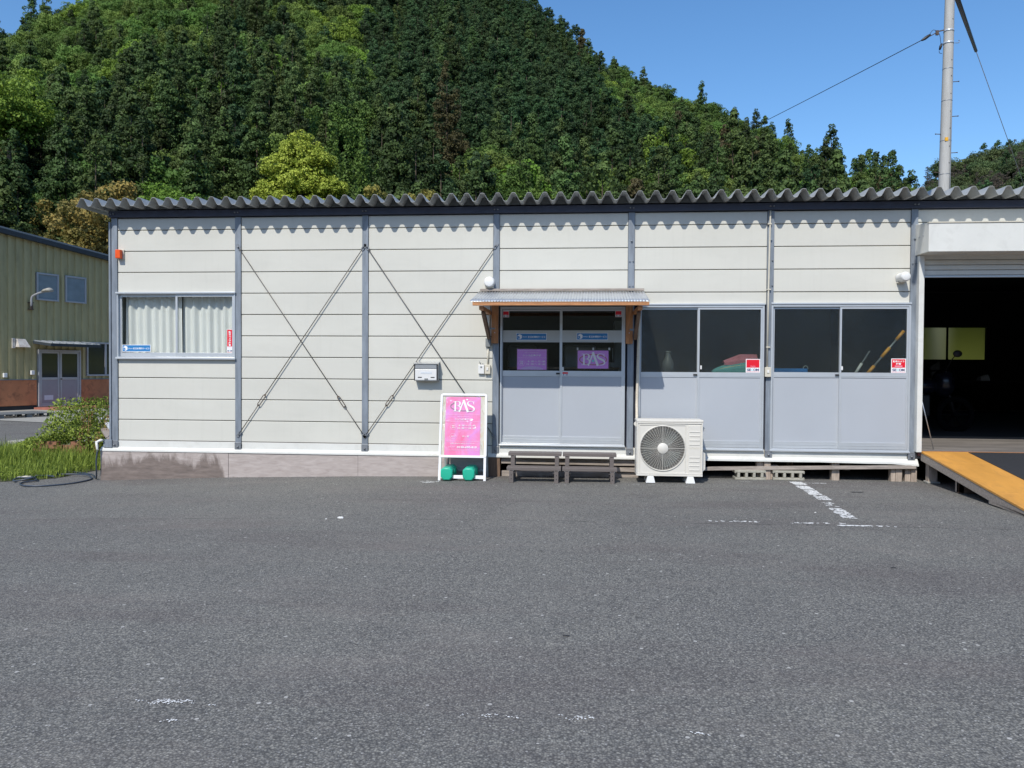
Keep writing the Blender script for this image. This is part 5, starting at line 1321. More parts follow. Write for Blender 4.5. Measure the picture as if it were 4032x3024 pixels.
# right panel with ribs
mb = MB(); mb.box(7.985, AY - .008, AZ0 + .035, 8.140, AY - .001, AZ1 - .065); sp = part('service_panel', mb, M['ac'], t, bevel=.006)
mb = MB()
for i in range(10):
    if i in (4, 5): continue
    z = AZ0 + .075 + i * .0545; part('panel_rib', MB().box(8.000, AY - .0135, z, 8.130, AY - .0085, z + .014), M['ac'], sp, bevel=.003)
lettering('HITACHI', 8.065, AZ0 + .075 + 5.45 * .0545 - .01, AY - .0095, M['cream'], t, w=.125, h=.022, bold=.0)
mb = MB(); mb.loft([[(X1, AY + .05, .19), (X1, AY + .20, .19), (X1, AY + .20, .46), (X1, AY + .05, .46)], [(X1 + .045, AY + .06, .225), (X1 + .045, AY + .19, .225), (X1 + .045, AY + .19, .425), (X1 + .045, AY + .06, .425)]]); part('valve_cover', mb, M['ac'], t, bevel=.006)
mb = MB(); mb.loft([[(X1, AY + .06, .70), (X1, AY + .14, .70), (X1, AY + .14, .79), (X1, AY + .06, .79)], [(X1 + .035, AY + .08, .725), (X1 + .035, AY + .12, .725), (X1 + .035, AY + .12, .755), (X1 + .035, AY + .08, .755)]]); part('hand_grip', mb, M['ac'], t, bevel=.004)
mb = MB(); mb.loft([[(X0, AY + .06, .76), (X0, AY + .14, .76), (X0, AY + .14, .83), (X0, AY + .06, .83)], [(X0 - .03, AY + .08, .785), (X0 - .03, AY + .12, .785), (X0 - .03, AY + .12, .81), (X0 - .03, AY + .08, .81)]]); part('hand_grip', mb, M['ac'], t, bevel=.004)
for x in (7.515, 8.018):
    for y in (-.475, -.25):
        a, b = .060, .038; mb = MB()
        mb.hexa([(x - a, y - .05, .052), (x + a, y - .05, .052), (x + a, y + .05, .052), (x - a, y + .05, .052)], [(x - b, y - .035, .140), (x + b, y - .035, .140), (x + b, y + .035, .140), (x - b, y + .035, .140)])
        part('foot_block', mb, M['white'], t, bevel=.005)

# ------------------------------------------------------------------ concrete blocks
def cblock(x, y, rz, label):
    t = thing('concrete_block', label, 'concrete block', (x, y, gz(x) + .001), 'hollow concrete blocks by the underfloor')
    W, D, H = .40, .19, .125; mb = MB(); hw = W / 2
    # solid webs between the holes; holes run front to back
    holes = [(-.135, -.068), (-.033, .033), (.068, .135)]
    xsx = [-hw + .03] + [v for h in holes for v in h] + [hw - .03]
    mb.box(-hw + .012, 0, 0, hw - .012, D, .030); mb.box(-hw + .012, 0, H - .030, hw - .012, D, H)
    for a, b in zip(xsx[0::2], xsx[1::2]): mb.box(a, 0, .0305, b, D, H - .0305)
    for s_ in (-1, 1):
        mb.box(s_ * (hw - .012), 0, 0, s_ * hw, D, .038); mb.box(s_ * (hw - .012), 0, H - .038, s_ * hw, D, H)
    o = part('body', mb, M['block'], t, bevel=.005, local=True); t.rotation_euler = (0, 0, R(rz)); return t
cblock(8.855, -.105, 1.5, 'left hollow concrete block lying against the underfloor'); cblock(9.350, -.085, -3.0, 'right hollow concrete block lying by the white parking line')

# ------------------------------------------------------------------ ramp
t = thing('ramp', 'orange plywood ramp with black mat leading up into the garage', 'ramp', (11.03, -1.2, .05))
RX0, RX1 = 11.03, 14.6; sl = .1415
def rz_(y): return .468 + sl * y
def slab(x0, x1, ya, yb, dz0, dz1):
    mb = MB(); mb.hexa([(x0, ya, rz_(ya) + dz0), (x1, ya, rz_(ya) + dz0), (x1, yb, rz_(yb) + dz0), (x0, yb, rz_(yb) + dz0)], [(x0, ya, rz_(ya) + dz1), (x1, ya, rz_(ya) + dz1), (x1, yb, rz_(yb) + dz1), (x0, yb, rz_(yb) + dz1)]); return mb
for ya, yb in ((-.62, -.045), (-1.86, -.622), (-2.92, -1.862)): part('deck_panel', slab(RX0, RX1, ya, yb, -.024, 0), M['rampwood'], t, bevel=.002)
part('rubber_mat', slab(11.60, 14.2, -2.8, -.085, .001, .006), M['rubber'], t)
part('side_board', slab(RX0 + .004, RX0 + .045, -2.45, -.03, -.125, -.0245), M['grey_wood'], t, bevel=.003)
mb = MB(); mb.hexa([(RX0, -2.9, .058), (RX0 + .04, -2.9, .058), (RX0 + .04, -1.72, .075), (RX0, -1.72, .075)], [(RX0, -2.9, rz_(-2.9) - .026), (RX0 + .04, -2.9, rz_(-2.9) - .026), (RX0 + .04, -1.72, rz_(-1.72) - .126), (RX0, -1.72, rz_(-1.72) - .126)])
part('lower_side_board', mb, M['grey_wood'], t, bevel=.003)
for x in (12.2, 13.4): part('joist', slab(x, x + .045, -2.45, -.03, -.125, -.0245), M['grey_wood'], t)
for y, w in ((-.16, .11), (-.95, .06)):
    part('ramp_post', MB().box(RX0 + .05, y, .066, RX0 + .05 + w, y + .09, rz_(y) - .13), M['grey_woodz'], t, bevel=.003)
part('post_pad', MB().box(RX0 + .03, -.18, .058, RX0 + .19, -.05, .084), M['concrete'], t, bevel=.006)
mb = MB(); mb.box(RX0 + .05, -.95, .058, 13.5, -.90, rz_(-.95) - .13); part('cross_board', mb, M['woodd'], t)
mb = MB(); mb.box(RX0 + .05, -1.75, .058, 13.5, -1.70, rz_(-1.75) - .13); part('cross_board', mb, M['grey_wood'], t)

# ------------------------------------------------------------------ painted marks on the yard
def flakes(name, polys, dens, size, thr, seed):
    """worn paint: irregular flakes left inside an outline, where a patchy noise still holds"""
    g = random.Random(seed); mb = MB()
    for (cx, cy, ang, L, W, keep) in polys:
        ca, sa = math.cos(ang), math.sin(ang)
        for i in range(int(L * W * dens)):
            u = g.uniform(-.5, .5); v = g.uniform(-.5, .5)
            q_ = Vector((cx + u * L * ca - v * W * sa, cy + u * L * sa + v * W * ca, seed)); nse = .5 + .9 * mnoise.noise(q_ * 22) + .5 * mnoise.noise(q_ * 60) + g.uniform(-.1, .1)
            if nse > keep + .35: continue
            x = cx + u * L * ca - v * W * sa; y = cy + u * L * sa + v * W * ca; s_ = size * g.uniform(.35, 1.15); z = gz(x) + .004 + g.uniform(0, .0006)
            n = 7; a0 = g.uniform(0, 6)
            mb.poly([(x + s_ * g.uniform(.6, 1.1) * math.cos(a0 + 6.283 * k / n), y + s_ * g.uniform(.6, 1.1) * math.sin(a0 + 6.283 * k / n), z) for k in range(n)])
    return struct(name, mb, M['roadpaint'])
ang = math.atan2(-2.75, -.17)
flakes('parking_line', [(9.395, -.36, R(-88), .26, .15, 1.0), (9.375, -.72, R(-90), .30, .15, .75), (9.36, -1.10, R(-94), .36, .14, .45), (9.35, -1.48, R(-94), .30, .14, .30), (9.30, -1.9, R(-94), .3, .13, -.05), (9.26, -2.42, R(-94), .55, .13, .22), (9.16, -3.06, 0, .32, .05, .5), (9.40, -3.06, 0, .26, .04, .12), (9.62, -.32, 0, .26, .03, .4), (8.1, -2.95, 0, .5, .05, .0), (8.85, -2.97, 0, .5, .05, -.08)], 9500, .014, .5, 3)
flakes('worn_paint_patch', [(4.66, -.62, .3, .16, .07, .8), (4.60, -.53, .2, .14, .04, .5), (4.74, -.57, .1, .1, .04, .6)], 3500, .015, .5, 5)
flakes('worn_paint_patch', [(4.85, -7.22, .1, .13, .045, 1.0), (4.76, -7.22, .1, .06, .05, .6), (4.70, -7.23, 0, .12, .04, .3), (4.90, -7.40, 0, .07, .03, .35), (4.78, -7.22, .5, .05, .03, .7), (5.0, -7.24, 0, .05, .015, .4)], 9000, .0055, .5, 6)
flakes('worn_paint_patch', [(6.60, -7.24, .2, .12, .03, .25), (7.08, -7.34, -.4, .09, .02, .6), (6.53, -7.22, 0, .03, .015, .7), (6.25, -7.25, 0, .3, .03, -.1), (7.3, -.62, 0, .16, .03, .3), (8.75, -.30, 0, .14, .03, .5), (6.5, -.75, 0, .4, .03, -.05)], 9000, .0055, .5, 8)
mb = MB(); g = random.Random(4)
for (x, y, s_) in ((4.252, -3.03, .030), (4.12, -3.08, .010), (9.0, -2.4, .010)):
    z = gz(x); k = 9; rg = [[(x + s_ * q * (1 + .25 * math.sin(3 * a + x)) * math.cos(a), y + s_ * .6 * q * math.sin(a), z + h * s_) for a in [6.283 * i / k for i in range(k)]] for q, h in ((1, 0), (1.0, .25), (.6, .5))]
    mb.loft(rg)
single('pebble', mb, M['roadpaint'], 'small white stone lying alone on the asphalt', 'stone', loc=(4.252, -3.03, 0))
# dry leaf scraps
for i, (px, py, s_) in enumerate(((6.53, -6.25, .014), (6.3, -4.3, .012), (8.9, -4.6, .014), (9.9, -1.0, .05))):
    mb = MB(); z = gz(px) + .005; mb.poly([(px + s_ * 1.6 * math.cos(a) , py + s_ * .5 * math.sin(a), z + .002 * math.cos(2 * a)) for a in np.linspace(0, 5.8, 9)])
    single('dead_leaf' if i < 3 else 'oil_spot', mb, M['black'], ['small dark leaf on the asphalt low in the middle of the yard', 'small dark leaf on the asphalt in the middle distance', 'small dark leaf on the asphalt at the right', 'flat dark oil spot on the asphalt below the right door pair'][i], 'leaf' if i < 3 else 'spot')

# ------------------------------------------------------------------ inside: things glimpsed through openings
def chair(x, y, label, w=.42):
    t = thing('office_chair', label, 'chair', (x, y, .455), 'office chairs behind the entrance door')
    part('backrest', MB().box(x - w / 2, y, 1.33, x + w / 2, y + .09, 1.85), M['seat'], t, bevel=.045, seg=4)
    part('seat', MB().box(x - w / 2, y + .05, .92, x + w / 2, y + .52, 1.0), M['seat'], t, bevel=.03, seg=3)
    for sx in (-1, 1): part('armrest', MB().box(x + sx * w * .52 - .02, y + .06, 1.12, x + sx * w * .52 + .02, y + .36, 1.16), M['black'], t, bevel=.01)
    part('column', MB().cyl((x, y + .28, .50), (x, y + .28, .92), .03, 12), M['black'], t)
    mb = MB()
    for k in range(5): a = k * 1.257; mb.bar((x, y + .28, .50), (x + .28 * math.cos(a), y + .28 + .28 * math.sin(a), .475), .04, .03)
    part('star_base', mb, M['black'], t)
chair(5.76, .75, 'grey office chair seen behind the left entrance pane'); chair(6.60, .60, 'grey office chair seen behind the right entrance pane', .46)
t = thing('counter', 'dark brown counter inside behind the entrance door', 'counter', (6.4, .4, .455))
part('counter_top', MB().box(5.6, .28, 1.50, 7.15, .52, 1.53), M['woodd'], t, bevel=.004); part('counter_front', MB().box(5.62, .30, .455, 7.13, .32, 1.499), M['blackm'], t)
t = thing('desk_sign', 'small grey card stand on the counter behind the right entrance pane', 'card stand', (7.08, .35, 1.53))
part('card', MB().box(7.01, .34, 1.533, 7.13, .344, 1.60), M['seat'], t); part('stand', MB().cyl((7.06, .36, 1.531), (7.06, .36, 1.80), .004, 6), M['alu'], t)
t = thing('pillar_cabinet', 'tall pale cabinet inside at the right of the entrance', 'cabinet', (7.14, .7, .455))
part('cabinet_body', MB().box(7.10, .70, .455, 7.20, 1.2, 2.2), M['seat'], t)
def heap(name, x0, x1, y0, y1, z0, hf, m, label, cat):
    nx, ny_ = 24, 5; mb = MB(); vs_ = []
    for j in range(ny_ + 1):
        for i in range(nx + 1):
            x = x0 + (x1 - x0) * i / nx; yv = y0 + (y1 - y0) * j / ny_; vs_.append((x, yv, z0 + hf(i / nx) * math.sin(math.pi * (.15 + .7 * j / ny_))))
    n = nx + 1; mb.add(vs_, [(j * n + i, j * n + i + 1, (j + 1) * n + i + 1, (j + 1) * n + i) for j in range(ny_) for i in range(nx)], smooth=True)
    mb.add([(x0 + (x1 - x0) * i / nx, y0, z0 + k * hf(i / nx) * .454) for k in (0, 1) for i in range(nx + 1)], [(i, i + 1, n + i + 1, n + i) for i in range(nx)], smooth=True)
    return single(name, mb, M[m], label, cat)
t = thing('bottle', 'white bottle shape blurred behind the left pane of the middle doors', 'bottle', (7.80, .2, 1.452))
mb = MB(); mb.loft([[(7.80 + r_ * math.cos(6.283 * k / 16), .18 + r_ * math.sin(6.283 * k / 16), z_) for k in range(16)] for z_, r_ in ((1.452, .075), (1.60, .075), (1.66, .045), (1.72, .030), (1.73, .030))], True); part('bottle_body', mb, M['seat'], t)
part('cap', MB().cyl((7.80, .18, 1.731), (7.80, .18, 1.755), .034, 12), M['greybox'], t)
heap('folded_cloth', 8.38, 8.98, .07, .25, 1.455, lambda u: .03 + .16 * min(1, u * 1.3) ** .6, 'tealcloth', 'teal cloth blurred behind the middle sliding doors', 'cloth')
heap('folded_cloth', 8.46, 8.98, .09, .28, 1.50, lambda u: .02 + .14 * min(1, u * 1.5) ** .7, 'yellowcloth', 'pale yellow cloth layer between the pink and teal cloths', 'cloth')
heap('folded_cloth', 8.54, 8.98, .11, .30, 1.57, lambda u: .06 + .09 * min(1, u * 2), 'pinkcloth', 'pink cloth on top of the pile behind the middle sliding doors', 'cloth')
t = thing('shelf', 'dark shelf board behind the patterned panes', 'shelf', (9.1, .2, 1.40)); part('shelf_board', MB().box(7.42, .064, 1.42, 10.85, .34, 1.45), M['blackm'], t)
for x in (7.6, 9.05, 10.7): part('shelf_leg', MB().box(x, .30, .455, x + .03, .33, 1.419), M['blackm'], t)
t = thing('document_case', 'flat blue plastic case lying behind the left pane of the right doors', 'case', (9.42, .15, 1.451))
part('case_body', MB().box(9.17, .07, 1.452, 9.62, .25, 1.528), M['bluebox'], t, bevel=.008); mb = MB(); mb.tube([(9.60 + .03 * math.cos(a), .10, 1.53 + .035 * math.sin(a)) for a in np.linspace(-.2, 3.3, 9)], .006, 6); part('carry_handle', mb, M['alug'], t)
def banded(a, b, bands, r, label, name='pole_stick'):
    t = thing(name, label, 'pole', a); a = Vector(a); b = Vector(b)
    part('shaft', MB().cyl(a, b, r * .55, 10), M['stainless'], t)
    for u, v in bands: part('sleeve', MB().cyl(a.lerp(b, u), a.lerp(b, v), r, 12), M['orangetube'], t)
banded((10.385, .10, 1.452), (10.850, .10, 2.03), ((.02, .20), (.40, .62), (.80, 1.0)), .022, 'orange banded metal pole leaning behind the rightmost pane')
t = thing('pole_stick', 'short grey stick leaning left of the orange banded pole', 'pole', (10.24, .1, 1.452))
part('shaft', MB().cyl((10.232, .10, 1.452), (10.42, .10, 1.765), .010, 10), M['seat'], t); part('grip', MB().cyl((10.232, .10, 1.452), (10.32, .10, 1.60), .018, 10), M['whiteprint'], t)

# motorcycle in the dark garage
t = thing('motorcycle', 'dark motorcycle parked just inside the garage opening', 'motorcycle', (12.3, 3.4, .47))
def wheel(cx, cy):
    m1 = MB(); m1.tube([(cx + .27 * math.cos(a), cy, .76 + .27 * math.sin(a)) for a in np.linspace(0, 6.283, 29)[:-1]], .05, 10, closed=True); w_ = part('wheel', m1, M['pitch'], t)
    m2 = MB(); m2.cyl((cx, cy - .05, .76), (cx, cy + .05, .76), .05, 12)
    for k in range(6): m2.bar((cx, cy, .76), (cx + .25 * math.cos(k * 1.047), cy, .76 + .25 * math.sin(k * 1.047)), .02, .02, up=(0, 1, 0))
    part('rim', m2, M['pitch'], w_)
wheel(11.75, 3.4); wheel(13.05, 3.4)
def ell(mb, c, r, seg=16, rings=9):
    rg = []
    for i in range(rings):
        a = -1.5 + 3.0 * i / (rings - 1); rg.append([(c[0] + r[0] * math.sin(a), c[1] + r[1] * math.cos(a) * math.cos(6.283 * k / seg), c[2] + r[2] * math.cos(a) * math.sin(6.283 * k / seg)) for k in range(seg)])
    mb.loft(rg, True)
mb = MB(); ell(mb, (12.45, 3.4, 1.25), (.34, .16, .15)); part('fuel_tank', mb, M['bike'], t)
mb = MB(); ell(mb, (11.95, 3.4, 1.22), (.42, .14, .09)); part('seat', mb, M['seat'], t)
mb = MB(); ell(mb, (11.75, 3.4, 1.08), (.40, .15, .12)); part('rear_fairing', mb, M['bike'], t)
mb = MB(); ell(mb, (12.85, 3.4, 1.30), (.18, .2, .25)); part('front_fairing', mb, M['bike'], t)
part('engine', MB().box(12.1, 3.28, .72, 12.6, 3.52, 1.1), M['black'], t, bevel=.03)
mb = MB(); mb.tube([(12.75, 3.08, 1.50), (12.80, 3.25, 1.52), (12.80, 3.55, 1.52), (12.75, 3.72, 1.50)], .014, 8); mb.cyl((12.85, 3.4, 1.45), (13.05, 3.4, .76), .025, 10); part('handlebar', mb, M['black'], t)
mb = MB(); mb.tube([(12.80, 3.2, 1.52), (12.86, 3.12, 1.7), (12.93, 3.08, 1.82)], .008, 6); ell(mb, (12.93, 3.08, 1.80), (.075, .02, .06)); part('mirror', mb, M['black'], t)
t = thing('workbench', 'dark workbench with clutter deep in the garage', 'workbench', (14.6, 7, .47))
part('bench_top', MB().box(13.2, 6.8, 1.25, 16.2, 7.5, 1.30), M['blackm'], t)
for x in (13.25, 16.1): part('leg', MB().box(x, 6.85, .47, x + .06, 6.91, 1.249), M['blackm'], t)
single('paper_bag', MB().hexa([(14.25, 6.95, 1.302), (14.40, 6.95, 1.302), (14.40, 7.05, 1.302), (14.25, 7.05, 1.302)], [(14.18, 6.95, 1.60), (14.38, 6.95, 1.72), (14.38, 7.02, 1.72), (14.18, 7.02, 1.60)]), M['seat'], 'tilted grey paper bag on the bench in the dark garage', 'bag')
single('white_bundle', MB().hexa([(15.2, 6.9, 1.302), (15.42, 6.9, 1.302), (15.42, 7.1, 1.302), (15.2, 7.1, 1.302)], [(15.22, 6.92, 1.40), (15.38, 6.92, 1.45), (15.38, 7.08, 1.44), (15.22, 7.08, 1.38)]), M['paper'], 'small white bundle on the bench in the dark garage', 'bundle', bevel=.02)

# ------------------------------------------------------------------ utility pole and lines
t = thing('utility_pole', 'tall concrete utility pole standing behind the right end of the building', 'utility pole', (18.0, 15, 0))
PX = lambda z: 18.034 + (z - 7.226) * .0120; pr_ = lambda z: .172 - (z - 7) * .0055
mb = MB(); zz_ = [0, 3, 6, 9, 12, 15, 17]; mb.tube([(PX(z), 15, z) for z in zz_], [pr_(z) for z in zz_], 24); part('shaft', mb, M['pole'], t)
for z in (8.75, 10.0, 11.0, 7.7): 
    mb = MB(); mb.tube([(PX(z), 15, z - .01), (PX(z), 15, z + .01)], pr_(z) + .003, 24); part('band', mb, M['plate'], t)
for z, m_ in ((12.19, 'alu'), (11.81, 'alu')):
    mb = MB(); mb.tube([(PX(z), 15, z - .03), (PX(z), 15, z + .03)], pr_(z) + .010, 24); part('clamp', mb, M[m_], t)
for z, s_ in ((10.60, 1), (9.52, 1), (8.97, -1), (8.38, 1), (7.77, -1)):
    mb = MB(); x = PX(z); mb.cyl((x + s_ * pr_(z) * .95, 14.98, z), (x + s_ * (pr_(z) + .17), 14.95, z), .012, 8); mb.cyl((x + s_ * (pr_(z) + .16), 14.95, z), (x + s_ * (pr_(z) + .18), 14.95, z), .02, 8); part('step_bolt', mb, M['rust'], t)
mb = MB()
for z in (12.52, 11.25, 10.75, 10.2, 9.65, 9.12, 8.56, 8.04): mb.cyl((PX(z) + .05, 15 - pr_(z) * .93, z), (PX(z) + .05, 15 - pr_(z) - .004, z), .013, 8)
part('bolt_hole', mb, M['black'], t)
part('yellow_tag', MB().box(PX(8.78) - .09, 15 - pr_(8.8) - .012, 8.72, PX(8.78) + .0, 15 - pr_(8.8) + .03, 8.83), M['tag'], t)
mb = MB(); mb.tube([(PX(z) + .06 + .02 * math.sin(z), 15 - pr_(z) - .006, z) for z in (9.9, 9.4, 8.9, 8.4, 7.9, 7.2)], .007, 5); part('earth_wire', mb, M['greybox'], t)
mb = MB(); mb.bar((17.93, 14.95, 12.21), (17.74, 14.95, 12.17), .03, .03); mb.box(17.68, 14.92, 12.06, 17.76, 14.98, 12.20); mb.tube([(17.70, 14.95, 12.14), (17.60, 14.95, 12.08), (17.50, 14.95, 12.03)], .014, 6); part('strain_fitting', mb, M['rust'], t)
mb = MB(); mb.tube([(17.52, 14.95, 12.09), (17.46, 14.95, 12.04), (17.36, 14.95, 11.97), (17.28, 14.95, 11.92), (17.23, 14.95, 11.90)], [.02, .045, .05, .035, .012], 10); part('strain_cover', mb, M['black'], t)
mb = MB(); mb.tube(catmull([(17.50, 14.95, 12.10), (17.60, 14.95, 12.22), (17.72, 14.95, 12.17), (17.80, 14.95, 12.05), (17.83, 14.95, 11.85), (17.84, 14.95, 11.76)], 5), .008, 5); mb.tube(catmull([(17.79, 14.95, 11.58), (17.80, 14.95, 11.50), (17.88, 14.95, 11.48)], 4), .008, 5); part('jumper_wire', mb, M['black'], t)
mb = MB(); mb.tube([(17.86, 14.94, 11.78), (17.83, 14.94, 11.70), (17.80, 14.94, 11.60)], [.03, .045, .03], 8); part('insulator', mb, M['black'], t)
mb = MB(); mb.tube(catmull([(18.26, 14.95, 11.80), (18.36, 14.95, 11.80), (18.40, 14.95, 11.86), (18.36, 14.95, 11.88)], 4), .01, 5); part('hook', mb, M['plate'], t)
mb = MB(); a = Vector((17.23, 14.95, 11.90)); b = Vector((15.71, 60, 22.9)); c_ = []
A_ = Vector((17.23, 14.95, 11.90)); E_ = Vector((8.0, 70, 19.0))
for i in range(25):
    u = i / 24; p = A_.lerp(E_, u); c_.append((p.x, p.y, p.z - 4 * .3 * u * (1 - u)))
single('power_line', MB().tube(c_, .013, 5), M['black'], 'power line running from the utility pole left over the forest', 'wire', loc=tuple(A_))
mb = MB(); q0 = Vector((10.95, -1, 5.82)); q0 = q0 + (q0 - Vector((14.07, 5, 7.60))) * .25; q1 = Vector((14.07, 5, 7.60))
t = thing('guy_wire', 'thick black sleeved cable ending in a thin wire right of the utility pole', 'cable', tuple(q1))
part('sleeve', MB().cyl(q0, q1, .028, 10), M['black'], t)
q2 = Vector((18.78, 12, 6.69)); part('wire', MB().tube([q1, q1.lerp(Vector((18.78, 12.0, 6.69)), .5) + Vector((0, 0, -.0)), q2, q2 + (q2 - q1) * .6], .007, 5), M['alud'], t)

# ------------------------------------------------------------------ neighbouring olive hall
NR = R(71.1)
t = thing('factory_hall', 'olive ribbed metal hall with terracotta base standing at the left', 'building', (-12.565, 16.374, 0), rotz=NR)
RF = lambda s: 6.02 - .097 * s if s > -9 else 6.02 + .873 + .097 * (s + 9)
mb = MB(); sx0, sx1 = -14.0, 12.0; pitch = .28; prof = [(0, 0), (.13, 0), (.15, -.05), (.26, -.05)]
pts_ = []
s0 = -14.0 - .02
k = 0
while s0 + k * pitch < sx1:
    for a, d in prof: pts_.append((s0 + k * pitch + a, d))
    k += 1
n = len(pts_); vs_ = [(x, y, 1.03) for x, y in pts_] + [(x, y, RF(x) - .12) for x, y in pts_]
mb.add(vs_, [(i, i + 1, n + i + 1, n + i) for i in range(n - 1)]); part('siding', mb, M['olive'], t, local=True)
mb = MB(); mb.box(-14, .02, .0, 12, .06, 1.03); mb.box(-14, .04, 1.03, 12, .06, 5.0); mb.box(-14, 16, 0, 12, 16.05, 5); mb.box(11.95, .06, 0, 12, 16, 4.9); mb.box(-14, .06, 0, -13.95, 16, 6.4)
mb.v = mb.v; part('wall', mb, M['olive'], t, local=True)
def tseg(x0, x1): part('base_wall', MB().box(x0, -.05, .10, x1, .019, 1.00), M['terracotta'], t, local=True, bevel=.004)
tseg(-14, -.84); tseg(.88, 12)
part('base_course', MB().box(-14, -.03, -.10, -.84, .018, .10).box(.88, -.03, -.10, 12, .018, .10), mat('dark_base', (.03, .03, .03, 1), .9), t, local=True)
part('base_trim', MB().box(-14, -.075, 1.001, -.84, .0, 1.03).box(.88, -.075, 1.001, 12, .0, 1.03), M['trim_light'], t, local=True)
mb = MB()
for a, b in ((-9.0, 12.4), (-14.2, -9.0)):
    mb.hexa([(a, -.20, RF(a) - .02), (b, -.20, RF(b) - .02), (b, 16.3, RF(b) - .02), (a, 16.3, RF(a) - .02)], [(a, -.20, RF(a) + .04), (b, -.20, RF(b) + .04), (b, 16.3, RF(b) + .04), (a, 16.3, RF(a) + .04)])
part('roof', mb, M['trim_light'], t, local=True)
mb = MB()
for a, b in ((-9.0, 12.4), (-14.2, -9.0)): mb.hexa([(a, -.21, RF(a) - .18), (b, -.21, RF(b) - .18), (b, -.05, RF(b) - .18), (a, -.05, RF(a) - .18)], [(a, -.21, RF(a) - .021), (b, -.21, RF(b) - .021), (b, -.05, RF(b) - .021), (a, -.05, RF(a) - .021)])
part('verge_trim', mb, M['navy_trim'], t, local=True)
def nbwin(x0, x1, z0, z1, mull=None, m='nbglass'):
    w = part('window', framebox(MB(), x0, x1, z0, z1, .06, -.09, .01), M['nbalu'], t, local=True, bevel=.006)
    if mull: part('mullion', MB().box(mull - .04, -.085, z0 + .06, mull + .04, .0, z1 - .06), M['nbalu'], w, local=True)
    part('pane', MB().box(x0 + .06, -.055, z0 + .06, x1 - .06, -.045, z1 - .06), M[m], w, local=True)
    part('reveal', MB().box(x0 + .06, -.044, z0 + .06, x1 - .06, -.04, z1 - .06), M['blackm'], w, local=True)
M['upglass'] = mat('blue_grey_pane', (.20, .25, .28, 1), .25)
nbwin(-.84, .0, 3.87, 4.86, m='upglass'); nbwin(.26, 1.11, 3.88, 4.87, m='upglass'); nbwin(1.12, 3.0, 1.13, 2.43, 1.93); nbwin(4, 6, 1.13, 2.43, 5)
d = part('double_door', framebox(MB(), -.80, .86, .03, 2.10, .06, -.10, .015, .05), M['nbalu'], t, local=True, bevel=.006)
for a, b in ((-.735, .015), (.035, .795)):
    mb = MB(); framebox(mb, a, b, .085, 2.035, .07, -.075, -.035); mb.box(a + .07, -.075, 1.00, b - .07, -.035, 1.09); part('door_leaf', mb, M['nbalu'], d, local=True, bevel=.004)
    part('pane', MB().box(a + .07, -.058, 1.09, b - .07, -.052, 1.965), M['nbglass'], d, local=True); part('backing', MB().box(a + .07, -.05, 1.09, b - .07, -.046, 1.965), M['blackm'], d, local=True)
    part('lower_panel', MB().box(a + .07, -.06, .155, b - .07, -.048, 1.00), M['nbgrey'], d, local=True)
part('notice_paper', MB().box(-.57, -.0615, .27, -.23, -.0605, .44), M['paper'], d, local=True)
part('handle', MB().cyl((.07, -.078, 1.03), (.07, -.11, 1.03), .025, 10), M['black'], d, local=True)
# door canopy
c = part('door_canopy', MB().hexa([(-.98, -1.0, 2.20), (1.02, -1.0, 2.20), (1.02, -.04, 2.30), (-.98, -.04, 2.30)], [(-.98, -1.0, 2.30), (1.02, -1.0, 2.30), (1.02, -.04, 2.40), (-.98, -.04, 2.40)]), M['navy_trim'], t, local=True, bevel=.01)
mb = MB()
for i in range(8): x = -.94 + i * .265; mb.hexa([(x, -1.02, 2.302), (x + .03, -1.02, 2.302), (x + .03, -.05, 2.402), (x, -.05, 2.402)], [(x, -1.02, 2.34), (x + .03, -1.02, 2.34), (x + .03, -.05, 2.44), (x, -.05, 2.44)])
part('canopy_seam', mb, M['zinc'], c, local=True)
part('canopy_sheet', MB().hexa([(-.96, -1.01, 2.301), (1.0, -1.01, 2.301), (1.0, -.045, 2.401), (-.96, -.045, 2.401)], [(-.96, -1.01, 2.306), (1.0, -1.01, 2.306), (1.0, -.045, 2.406), (-.96, -.045, 2.406)]), M['zinc'], c, local=True)
for x, z in ((-1.02, 1.26), (-1.99, 1.17)): part('socket_box', MB().box(x - .06, -.12, z - .07, x + .06, -.04, z + .08), M['white'], t, local=True, bevel=.01)
part('exhaust_hood', MB().box(-1.74, -.10, 2.12, -1.64, -.04, 2.47).hexa([(-1.63, -.30, 2.16), (-1.22, -.30, 2.16), (-1.22, -.04, 2.16), (-1.63, -.04, 2.16)], [(-1.58, -.12, 2.45), (-1.30, -.12, 2.45), (-1.25, -.04, 2.45), (-1.60, -.04, 2.45)]), mat('rusty_white', (.55, .52, .47, 1), .6, 0, .15, 5, dirt=.7, dirtcol=(.25, .10, .04, 1)), t, local=True)
l = part('wall_lamp', MB().tube(catmull([(-1.05, -.05, 3.60), (-1.10, -.16, 3.70), (-1.10, -.20, 3.95), (-1.02, -.40, 4.07), (-.95, -.65, 4.14)], 4), .035, 8), M['nbalu'], t, local=True)
mb = MB(); mb.loft([[( -.97 + .10 * w_ * math.cos(a), yv, 4.16 + dz + .10 * w_ * math.sin(a) * .6) for a in np.linspace(0, 6.283, 13)[:-1]] for yv, w_, dz in ((-.55, .4, -.02), (-.70, 1.0, .0), (-.95, 1.3, .02), (-1.05, .9, .0))], True); part('lamp_head', mb, M['concrete'], l, local=True)
part('lamp_bracket', MB().box(-1.16, -.12, 3.50, -.98, -.04, 3.53).box(-1.16, -.12, 3.74, -.98, -.04, 3.77).box(-1.10, -.14, 3.52, -1.02, -.08, 3.75), M['rust'], l, local=True)
o = part('door_step', MB().box(-1.0, -1.35, -.12, 1.95, -.11, .02), mat('red_concrete', (.33, .12, .085, 1), .85, 0, .2, 4, .3, 60), t, local=True, bevel=.01)

